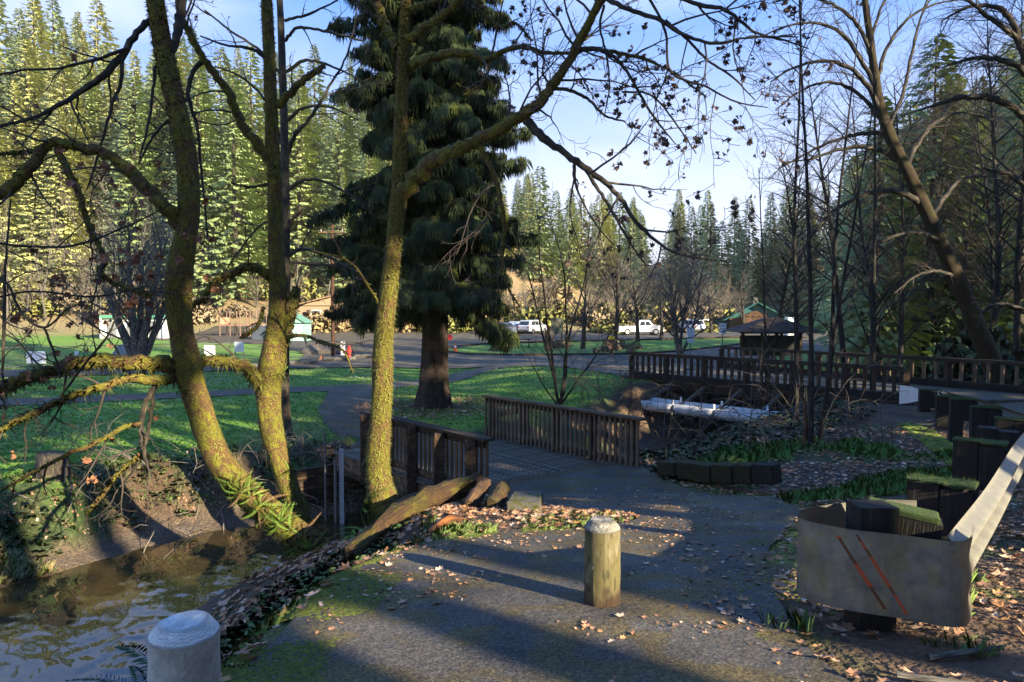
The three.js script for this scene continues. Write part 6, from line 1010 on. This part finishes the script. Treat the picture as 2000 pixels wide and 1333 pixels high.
{
  const r = rng(41), on = (tree, f, angle) => { const i = Math.min(tree.P.length - 2, Math.floor(f * (tree.P.length - 1))), p = tree.P[i], T = tree.P[i + 1].clone().sub(p).normalize(), toCam = new THREE.Vector3(-p.x, EYE - p.y, -p.z).normalize(); let s = toCam.addScaledVector(T, -toCam.dot(T)).normalize(); s.applyAxisAngle(T, angle); return [p.clone().addScaledVector(s, tree.Q[i] * 0.95), s]; };
  const f1 = 'ferns on the foot of the leaning maple';
  for (let k = 0; k < 64; k++) { const [p, s] = on(tree1, 0.012 + 0.17 * Math.pow(r(), 0.8), 0.2 - 1.6 * r()); s.y -= 0.2; fern('bright green fern growing on the mossy foot of the leaning maple', p, 6 + Math.floor(r() * 3), 0.22 + 0.26 * r(), s.normalize(), r, [fernM[0], fernM[2], fernM[0], fernM[1], fernM[3]], f1, 0.3); }
  for (let k = 0; k < 10; k++) { const [p, s] = on(tree2, 0.03 + 0.14 * r(), 1.2 - 0.6 * r()); fern('small fern growing on the lower trunk of the middle maple', p, 3, 0.3, s, r, [fernM[1], fernM[0]], 'ferns on the middle maple', 0.2); }
  for (let k = 0; k < 20; k++) { const [p, s] = on(tree3, 0.0 + 0.11 * r(), -0.5 - 1.2 * r()); p.y -= 0.1; fern('fern hanging from the left foot of the bright mossy maple', p, 5, 0.4 + 0.25 * r(), s, r, [fernM[1], fernM[0]], 'ferns on the bright maple', 0.3); }
  for (const [T, f, a] of [[tree1, 0.47, 1.4], [tree1, 0.66, 1.5], [tree2, 0.44, -1.3], [tree1, 0.33, -0.8], [tree2, 0.35, 0.8], [tree3, 0.2, -1.4]]) { const [p, s] = on(T, f, a); fern(`small fern tuft on the trunk ${T === tree1 ? 'of the leaning maple, well above its foot' : T === tree2 ? 'of the middle maple at mid height' : 'of the bright maple beside the railing'}`, p, 4, 0.3, s, r, [fernM[1]], 'fern tufts high on the trunks', 0.2); }
  // sword ferns on the bank by the left bollard and below the railing
  const g = [[-2.05, 3.75, 'dark sword fern on the bank just left of the grey bollard', 0.5, 5], [-2.35, 3.6, 'dark sword fern at the bottom edge above the water', 0.42, 6], [-1.75, 3.5, 'dark sword fern frond standing behind the grey bollard', 0.5, 3]];
  for (const [x, d, lab, s, n] of g) fern(lab, V(x, ground0(x, d) + 0.02, d), n, s, UPV, r, [std(col(0.035, 0.06, 0.02), { side: THREE.DoubleSide })], undefined, -0.35);
  for (const [x, d] of [[-1.15, 11.0], [-0.95, 11.35], [-1.3, 10.6], [-1.5, 11.1], [-0.8, 10.9]]) fern('dark green fern between the mossy log and the footbridge posts', V(x, ground0(x, d), d), 7, 0.6, UPV, r, [fernM[1]], 'ferns below the footbridge railing');
  for (let k = 0; k < 16; k++) { const x = -4.2 + 3.4 * r(), d = 9.6 + 2.6 * r(); if (x > pathEdge(d) - 0.8 || ground0(x, d) < WATER + 0.1) continue; fern('low fern on the leaf covered creek bank under the maples', V(x, ground0(x, d), d), 5, 0.4 + 0.2 * r(), UPV, r, [fernM[0], fernM[1]], 'ferns on the near bank'); }
  for (let k = 0; k < 12; k++) { const x = -2.8 - 1.4 * r(), d = 5.5 + 3.5 * r(); if (ground0(x, d) < WATER + 0.15) continue; fern('low fern on the near creek bank behind the grey bollard', V(x, ground0(x, d), d), 5, 0.3 + 0.15 * r(), UPV, r, [fernM[1]], 'ferns on the bank below the path'); }
}
// ---------------------------------------------------------------- fallen leaves, grass, brush
const inst = (name, geo, mat, list, colors) => { const m = new THREE.InstancedMesh(geo, mat, list.length); list.forEach((x, k) => { m.setMatrixAt(k, x); if (colors) m.setColorAt(k, colors[k]); }); m.name = name; m.userData = { kind: 'stuff' }; m.castShadow = m.receiveShadow = true; scene.add(m); return m; };
function normalAt(x, d) { const e = 0.08, hx = ground0(x + e, d) - ground0(x - e, d), hd = ground0(x, d + e) - ground0(x, d - e); return new THREE.Vector3(-hx / (2 * e), 1, hd / (2 * e)).normalize(); }
{
  const r = rng(88), m4 = () => new THREE.Matrix4();
  // leaf: curled lobed blade lying flat
  const leafG = [0, 1, 2].map(v => { const mb = new MB(), q = rng(20 + v), S = [[0, -1.1], [0.45, -0.62], [1, -0.15], [0.5, 0.1], [0.72, 0.8], [0.15, 0.5], [-0.05, 1.1], [-0.3, 0.45], [-0.8, 0.7], [-0.5, 0.02], [-0.95, -0.3], [-0.4, -0.6]]; const P = S.map(([a, b]) => { const rr = Math.hypot(a, b); return new THREE.Vector3(a * (v === 2 ? 0.45 : 0.8), 0.14 + (0.35 + 0.4 * q()) * rr * rr * (v === 1 ? a * a : 0.5) * 0.7, b); }), c = new THREE.Vector3(0, 0.03, 0); for (let k = 0; k < P.length; k++) mb.tri(c, P[k], P[(k + 1) % P.length]); return mb.geo(true); });
  const cols = [[0.36, 0.19, 0.11], [0.28, 0.14, 0.08], [0.45, 0.27, 0.17], [0.20, 0.11, 0.07], [0.40, 0.20, 0.09], [0.50, 0.36, 0.26]];
  const place = (x, d, s, lift) => { const h = ground0(x, d) + lift, q = new THREE.Quaternion().setFromUnitVectors(UPV, normalAt(x, d)).multiply(new THREE.Quaternion().setFromEuler(new THREE.Euler((r() - 0.5) * 0.7, r() * 6.28, (r() - 0.5) * 0.7))); return m4().compose(V(x, h, d), q, new THREE.Vector3(s, s, s)); };
  const pool = [[], [], []], pc = [[], [], []], add = (x, d, s, lift, c) => { const bl0 = (x - BN.x) * bu.x + (d - BN.y) * bu.y, bw0 = (x - BN.x) * bv.x + (d - BN.y) * bv.y; if (bl0 > -0.7 && bl0 < BL + 0.5 && bw0 > -0.2 && bw0 < BW + 0.1) return; const k = Math.floor(r() * 3), cc = cols[c ?? Math.floor(r() * 6)], f = 0.75 + 0.5 * r(); pool[k].push(place(x, d, s, lift)); pc[k].push(col(cc[0] * f, cc[1] * f, cc[2] * f)); };
  // single leaves on the asphalt nearest the camera
  const leafMats = cols.map(c => std(col(...c), { side: THREE.DoubleSide })); let n = 0;
  for (let t = 0; t < 4000 && n < 260; t++) { const d = 3.2 + 5.6 * r(), x = -1.4 + 3.6 * r(); if (!inPoly(nearPath, x, d) || fbm(x * 1.2 + 3, d * 1.2, 3) < 0.34) continue; n++; const L = new THREE.Mesh(leafG[n % 3], leafMats[Math.floor(r() * 6)]); L.name = numbered('fallen_leaf'); L.userData = { label: 'dry brown fallen leaf lying on the asphalt path', category: 'leaf', group: 'fallen leaves on the asphalt path' }; place(x, d, 0.018 + 0.026 * r(), 0.014).decompose(L.position, L.quaternion, L.scale); L.castShadow = L.receiveShadow = true; scene.add(L); }
  for (let k = 0; k < 6500; k++) { const d = 3.2 + 9.2 * Math.pow(r(), 0.8), x = -1.4 + 5.8 * r(); if (!inPoly(nearPath, x, d)) continue; if (fbm(x * 1.2 + 3, d * 1.2, 3) < 0.32 + 0.2 * r()) continue; add(x, d, 0.008 + 0.016 * r() * r() + 0.006, 0.014); }
  for (let k = 0; k < 15000; k++) { const d = 3 + 12 * r(), x = -4.4 + 6.2 * r(); if (inPoly(nearPath, x, d) || ground0(x, d) < WATER + 0.1 || creekDist(x, d) < 1.5) continue; const dens = sstep(8.0, 9.6, d) * (x > -3.4 ? 1 : 0.4) + 0.25; if (r() > dens) continue; add(x, d, 0.03 + 0.045 * r(), 0.01 + 0.03 * r()); }
  for (let k = 0; k < 16000; k++) { const d = 2.6 + 14 * r(), x = 1.4 + 9 * r(); if (inPoly(nearPath, x, d) || creekDist(x, d) < 2.4 || roadNear(x, d) < 3.4 || x > 0.78 * d + 1.5) continue; if (fbm(x * 0.8, d * 0.8 + 5, 3) > 0.62) continue; add(x, d, 0.02 + 0.04 * r(), 0.01 + 0.02 * r()); }
  for (let k = 0; k < 3200; k++) { const x = -11 + 8 * r(), d = 12 + 6.5 * r(), s = creekDist(x, d); if (s > -2.5 || s < -4.8 || fbm(x + 4, d, 3) < 0.45) continue; add(x, d, 0.018 + 0.03 * r(), 0.015); }
  for (let k = 0; k < 900; k++) { const a = r() * 6.28, q = 0.5 + 2.3 * Math.sqrt(r()); add(-2.85 + Math.cos(a) * q, 24.4 + Math.sin(a) * q, 0.04 + 0.04 * r(), 0.02); }
  for (let k = 0; k < 3; k++) inst(['leaf_litter', 'leaf_litter_curled', 'leaf_litter_narrow'][k], leafG[k], std(0xffffff, { side: THREE.DoubleSide }), pool[k], pc[k]);
  // grass tufts
  const tuft = (nb, h, w, seed) => { const mb = new MB(), q = rng(seed); for (let k = 0; k < nb; k++) { const a = q() * 6.28, l = 0.25 + 0.55 * q(), b = new THREE.Vector3(Math.cos(a) * 0.35 * q(), 0, Math.sin(a) * 0.35 * q()), ww = new THREE.Vector3(-Math.sin(a) * w, 0, Math.cos(a) * w), H = h * (0.6 + 0.6 * q()), m = b.clone().add(new THREE.Vector3(Math.cos(a) * l * 0.35, H * 0.65, Math.sin(a) * l * 0.35)), tp = b.clone().add(new THREE.Vector3(Math.cos(a) * l, H, Math.sin(a) * l)); const nn = new THREE.Vector3(Math.cos(a) * 0.3, 1, Math.sin(a) * 0.3).normalize(); mb.tri(b.clone().sub(ww), b.clone().add(ww), m, nn); mb.tri(b.clone().add(ww.clone().multiplyScalar(0.6)), tp, m, nn); } return mb.geo(); };
  const grassM = std(0xffffff, { side: THREE.DoubleSide, roughness: 0.8 }), gl = [], gc = [];
  const tu = (x, d, s, sy, c) => { const q = new THREE.Quaternion().setFromEuler(new THREE.Euler((r() - 0.5) * 0.3, r() * 6.28, (r() - 0.5) * 0.3)); gl.push(m4().compose(V(x, ground0(x, d) - 0.005, d), q, new THREE.Vector3(s, sy, s))); const f = 0.7 + 0.6 * r(); gc.push(col(c[0] * f, c[1] * f, c[2] * f)); };
  const onLawn = (x, d) => creekDist(x, d) < -3.9 && carve(x, d) === 0;
  for (let k = 0; k < 46000; k++) { const d = 13 + 30 * Math.pow(r(), 1.1), x = (r() * 2000 - 1020) / F * d; if (x > 9 || !onLawn(x, d)) continue; tu(x, d, 0.06 + 0.05 * r(), 0.022 + 0.022 * r(), r() < 0.25 ? [0.28, 0.42, 0.06] : [0.19, 0.40, 0.038]); }
  inst('lawn_grass', tuft(12, 1, 0.03, 3), grassM, gl.slice(), gc.slice()); gl.length = gc.length = 0;
  // long grass on the banks and the patch behind the timber kerb
  for (let k = 0; k < 7000; k++) { const x = 3.6 + 5.2 * r(), d = 9.8 + 6.2 * r(); if (creekDist(x, d) < 2.6 || inPoly(nearPath, x, d) || roadNear(x, d) < 3.6) continue; const p = fbm(x * 0.8 + 21, d * 0.8, 3); if (p < 0.46 + 0.1 * r()) continue; tu(x, d, 0.08 + 0.06 * r(), (0.05 + 0.12 * r()) * sstep(0.46, 0.62, p) + 0.02, r() < 0.25 ? [0.2, 0.24, 0.07] : [0.12, 0.26, 0.035]); }
  for (let k = 0; k < 5200; k++) { const x = -12 + 11 * r(), d = 11.5 + 6 * r(), s = creekDist(x, d); if (s > -2.6 || s < -4.9 || fbm(x * 1.1, d * 1.1 + 33, 3) < 0.45) continue; tu(x, d, 0.13, 0.04 + 0.11 * r() * r(), r() < 0.5 ? [0.26, 0.22, 0.09] : [0.12, 0.19, 0.04]); }
  for (let k = 0; k < 1600; k++) { const x = -9.6 + 1.8 * r(), d = 10.6 + 1.5 * r(); if (ground0(x, d) < WATER + 0.02) continue; tu(x, d, 0.16, 0.08 + 0.14 * r(), r() < 0.6 ? [0.34, 0.27, 0.12] : [0.2, 0.26, 0.06]); }
  for (let k = 0; k < 2300; k++) { const d = 3 + 7 * r(), e = pathEdge(d), x = e - 0.15 - 1.6 * r(); if (inPoly(nearPath, x, d) || fbm(x * 1.4 + 60, d * 1.4, 3) < 0.47) continue; tu(x, d, 0.07, 0.025 + 0.055 * r(), [0.16, 0.23, 0.04]); }
  for (let k = 0; k < 260; k++) { const x = 0.1 + 1.6 * r(), d = 7.6 + 1.3 * r(); if (inPoly(nearPath, x, d)) continue; tu(x, d, 0.07, 0.02 + 0.05 * r(), [0.18, 0.25, 0.05]); }
  for (let k = 0; k < 320; k++) { const x = -1.4 + 1.2 * r(), d = 6.8 + 1.2 * r(); if (inPoly(nearPath, x, d)) continue; tu(x, d, 0.08, 0.03 + 0.06 * r(), [0.2, 0.27, 0.06]); }
  for (const [cx, cd] of [[1.72, 4.2], [2.62, 3.9], [2.95, 4.6], [3.2, 4.9], [2.75, 3.4], [3.6, 5.4]]) for (let k = 0; k < 9; k++) { const x = cx + 0.3 * (r() - 0.5), d = cd + 0.3 * (r() - 0.5); tu(x, d, 0.07, 0.04 + 0.12 * r(), [0.14, 0.22, 0.045]); }
  inst('bank_grass', tuft(14, 1, 0.022, 4), grassM, gl.slice(), gc.slice()); gl.length = gc.length = 0;
  // moss cushions along the asphalt edges
  const mossG = (() => { const g = new THREE.SphereGeometry(1, 9, 5, 0, 6.2832, 0, 1.5708), A = g.attributes.position; for (let i = 0; i < A.count; i++) { const n = fbm(A.getX(i) * 2 + 7, A.getZ(i) * 2 + A.getY(i), 3); A.setXYZ(i, A.getX(i) * (0.7 + 0.6 * n), A.getY(i) * (0.7 + 0.6 * n), A.getZ(i) * (0.7 + 0.6 * n)); } g.computeVertexNormals(); return g; })();
  const ml = [], mc = [];
  const bl = (x, d, s, lift = 0.008, c = [0.24, 0.30, 0.035]) => { const q = new THREE.Quaternion().setFromUnitVectors(UPV, normalAt(x, d)).multiply(new THREE.Quaternion().setFromEuler(new THREE.Euler(0, r() * 6.28, 0))); ml.push(m4().compose(V(x, ground0(x, d) + lift, d), q, new THREE.Vector3(s * (0.7 + 0.6 * r()), s * 0.5, s * (0.7 + 0.6 * r())))); const f = 0.5 + 0.75 * r(); mc.push(col(c[0] * f, c[1] * f, c[2] * f)); };
  for (let k = 0; k < 34000; k++) { const d = 2.9 + 4.6 * r(), e = pathEdge(d), x = e + 0.42 - 0.9 * Math.pow(r(), 0.8) + 0.25 * (fbm(d * 1.5, 3, 2) - 0.5); if (fbm(x * 2.1 + 11, d * 2.1, 3) < 0.34 + 0.16 * r()) continue; bl(x, d, 0.005 + 0.012 * r()); }
  for (let k = 0; k < 4000; k++) { const x = -0.6 + 2.2 * r(), d = 7.2 + 1.0 * r(), e = polyDist(nearPath, x, d); if (e > 0.12 || fbm(x * 2 + 5, d * 2, 3) < 0.45) continue; bl(x, d, 0.006 + 0.01 * r()); }
  for (let k = 0; k < 14000; k++) { const x = 1.4 + 3.2 * r(), d = 3.2 + 9 * r(), e = polyDist(nearPath, x, d); if (e > 0.3 || fbm(x * 1.6 + 8, d * 1.6, 3) < 0.48 + 0.1 * r()) continue; bl(x, d, 0.006 + 0.011 * r()); }
  for (let k = 0; k < 1600; k++) { const x = 8.2 + 1.6 * r(), d = 12.2 + 4.5 * r(); if (Math.abs((x - 8.6) - (d - 13) * 0.34) > 0.28) continue; bl(x, d, 0.05 + 0.05 * r()); }
  inst('edge_moss', mossG, std(0xffffff, { roughness: 1, bumpMap: bumpT, bumpScale: 0.02 }), ml, mc);
  // daisies in the lawn
  const dl = []; for (let k = 0; k < 1500; k++) { const d = 21 + 22 * r(), x = (r() * 1150 - 1000) / F * d; if (!onLawn(x, d) || fbm(x * 0.5, d * 0.5, 3) < 0.45) continue; dl.push(m4().compose(V(x, ground0(x, d) + 0.07, d), new THREE.Quaternion(), new THREE.Vector3(0.022, 0.01, 0.022))); }
  inst('daisies', new THREE.SphereGeometry(1, 6, 4), std(col(0.7, 0.72, 0.72)), dl);
  // leafy ground cover and brambles in the gully beside the footbridge
  const ivyG = (() => { const mb = new MB(), q = rng(9); for (let k = 0; k < 7; k++) { const c = new THREE.Vector3((q() - 0.5) * 0.8, 0.3 * q(), (q() - 0.5) * 0.8), s = 0.16 + 0.1 * q(), u = randDir(q), v = randDir(q).cross(u).normalize(); u.y *= 0.4; v.y *= 0.4; const nn = new THREE.Vector3(0.2 * (q() - 0.5), 1, 0.2 * (q() - 0.5)).normalize(); mb.tri(c.clone().addScaledVector(u, s), c.clone().addScaledVector(v, s * 0.7), c.clone().addScaledVector(u, -s), nn); mb.tri(c.clone().addScaledVector(u, s), c.clone().addScaledVector(u, -s), c.clone().addScaledVector(v, -s * 0.7), nn); } return mb.geo(); })(), il = [], ic = [];
  const iv = (x, d, s, c) => { il.push(m4().compose(V(x, ground0(x, d) + 0.02, d), new THREE.Quaternion().setFromEuler(new THREE.Euler(0, r() * 6.28, 0)), new THREE.Vector3(s, s, s))); const f = 0.7 + 0.6 * r(); ic.push(col(c[0] * f, c[1] * f, c[2] * f)); };
  for (let k = 0; k < 2200; k++) { const x = 2.6 + 8 * r(), d = 12 + 8 * r(), s = creekDist(x, d); if (s < 1.5 || s > 4.2 + 0.8 * r() || inPoly(nearPath, x, d) || roadNear(x, d) < 3.4) continue; iv(x, d, 0.16 + 0.18 * r(), [0.07, 0.11, 0.035]); }
  for (let k = 0; k < 2600; k++) { const x = -11 + 8 * r(), d = 12 + 5 * r(), s = creekDist(x, d); if (s > -2.3 || s < -3.6 || fbm(x * 0.9 + 77, d * 0.9, 3) < 0.5) continue; iv(x, d, 0.18 + 0.15 * r(), [0.07, 0.11, 0.03]); }
  for (let k = 0; k < 1500; k++) { const x = -3.6 + 2.2 * r(), d = 3.6 + 6 * r(); if (inPoly(nearPath, x, d) || x > pathEdge(d) - 0.25 || ground0(x, d) < WATER + 0.1) continue; iv(x, d, 0.12 + 0.12 * r(), [0.09, 0.14, 0.03]); }
  inst('ground_cover', ivyG, std(0xffffff, { side: THREE.DoubleSide, roughness: 0.6 }), il, ic);
  // bramble canes: separate thickets
  const cane = (label, cx, cd, n, spread, H, seed) => { const q = rng(seed), t = thing('bramble_thicket', label, 'bramble', V(cx, ground0(cx, cd), cd)), mb = new MB(); for (let k = 0; k < n; k++) { const x = cx + (q() - 0.5) * spread, d = cd + (q() - 0.5) * spread, P = [V(x, ground0(x, d), d).sub(t.position)], dir = new THREE.Vector3((q() - 0.5) * 1.6, 1, (q() - 0.5) * 1.2).normalize(); for (let j = 0; j < 10; j++) { dir.y -= 0.17; dir.addScaledVector(randDir(q), 0.12).normalize(); P.push(P[j].clone().addScaledVector(dir, H / 7 * (0.7 + 0.6 * q()))); } mb.tube(P, P.map((_, j) => 0.011 * (1 - 0.6 * j / 10)), 4, 0, 0, false); for (let j = 3; j < 10; j += 2) { const e = randDir(q); mb.tube([P[j], P[j].clone().addScaledVector(e, 0.25 + 0.3 * q()), P[j].clone().addScaledVector(e, 0.5).add(new THREE.Vector3(0, -0.12, 0))], [0.006, 0.005, 0.003], 3, 0, 0, false); } } part('canes', mb.geo(), label.startsWith('dry') ? M.greyTwig : M.caneDark, t); };
  cane('tangled bare bramble canes in the dark gully right of the slatted railing', 4.6, 16.2, 30, 3.4, 1.8, 1); cane('bramble canes hanging below the white pipe', 6.8, 18.6, 24, 3.2, 1.8, 2); cane('bare brush on the bank at the lawn end of the road bridge', 3.6, 24.5, 40, 2.8, 1.4, 3); cane('dry canes on the far creek bank under the leaning maple branches', -8.2, 14.6, 30, 4, 0.9, 4); cane('dry twigs on the bank behind the thin dark tree', -4.9, 16.6, 36, 2.4, 0.7, 5); cane('bramble canes around the saplings near the grass patch', 7.4, 15.6, 14, 2.4, 1.6, 6);
  // broken stump
  const sn = thing('broken_stump', 'splintered orange wood stump among the saplings before the road bridge', 'stump', V(6.45, ground0(6.45, 14.9) - 0.05, 14.9)), sb = new MB(); sb.tube([new THREE.Vector3(0, 0, 0), new THREE.Vector3(0.01, 0.5, 0), new THREE.Vector3(-0.02, 1.15, 0)], [0.05, 0.045, 0.02], 9, 0.3, 4); part('wood', sb.geo(true), std(col(0.40, 0.20, 0.08), { map: woodT }), sn); for (let k = 0; k < 4; k++) part('splinter', new THREE.ConeGeometry(0.014, 0.3, 5).translate(0.03 * Math.cos(k * 1.7), 1.18 + 0.05 * k, 0.03 * Math.sin(k * 1.7)), std(col(0.5, 0.3, 0.13)), sn);
  // stakes by the foot of the bright maple and a stump on the far bank
  const sk = thing('cut_stems', 'pale cut stems sprouting beside the foot of the bright maple', 'plant', V(-1.72, ground0(-1.72, 11.1), 11.1)); for (let k = 0; k < 6; k++) part('stem', new MB().tube([new THREE.Vector3(0.06 * k - 0.15, 0, 0), new THREE.Vector3(0.09 * k - 0.28, 0.3 + 0.06 * (k % 3), 0.02)], [0.012, 0.008], 5).geo(), M.paleBark, sk);
  const stx = -9.5, std_ = 13.95; const stp = thing('tree_stump', 'low mossy stump on the edge of the lawn above the far bank', 'stump', V(stx, ground0(stx, std_) - 0.1, std_)); part('stump', new MB().tube([new THREE.Vector3(0, 0, 0), new THREE.Vector3(0, 0.35, 0), new THREE.Vector3(0.03, 0.62, 0)], [0.4, 0.32, 0.30], 18, 0.25, 3).geo(true), M.bark, stp);
  // sticks on the ground at the right
  for (const [x, d, a, L, lab] of [[2.55, 3.75, 0.2, 0.5, 'pale flat stick lying below the guardrail end'], [2.75, 5.1, -0.3, 0.45, 'pale broken board lying behind the guardrail end'], [2.3, 3.3, -0.35, 0.7, 'thin brown stick on the leaf litter at lower right']]) { const s = thing('stick', lab, 'stick', V(x, ground0(x, d) + 0.03, d)); part('stick', new MB().tube([new THREE.Vector3(-L / 2, 0, 0), new THREE.Vector3(0, 0.015, 0.02), new THREE.Vector3(L / 2, 0, -0.01)], [0.018, 0.02, 0.013], 7, 0.2, L * 9).geo(true), M.paleBark, s); s.rotation.y = a; }
}
scene.fog = new THREE.FogExp2(new THREE.Color().setRGB(0.95, 0.90, 0.72), 0.0002);
renderer.render(scene, camera);
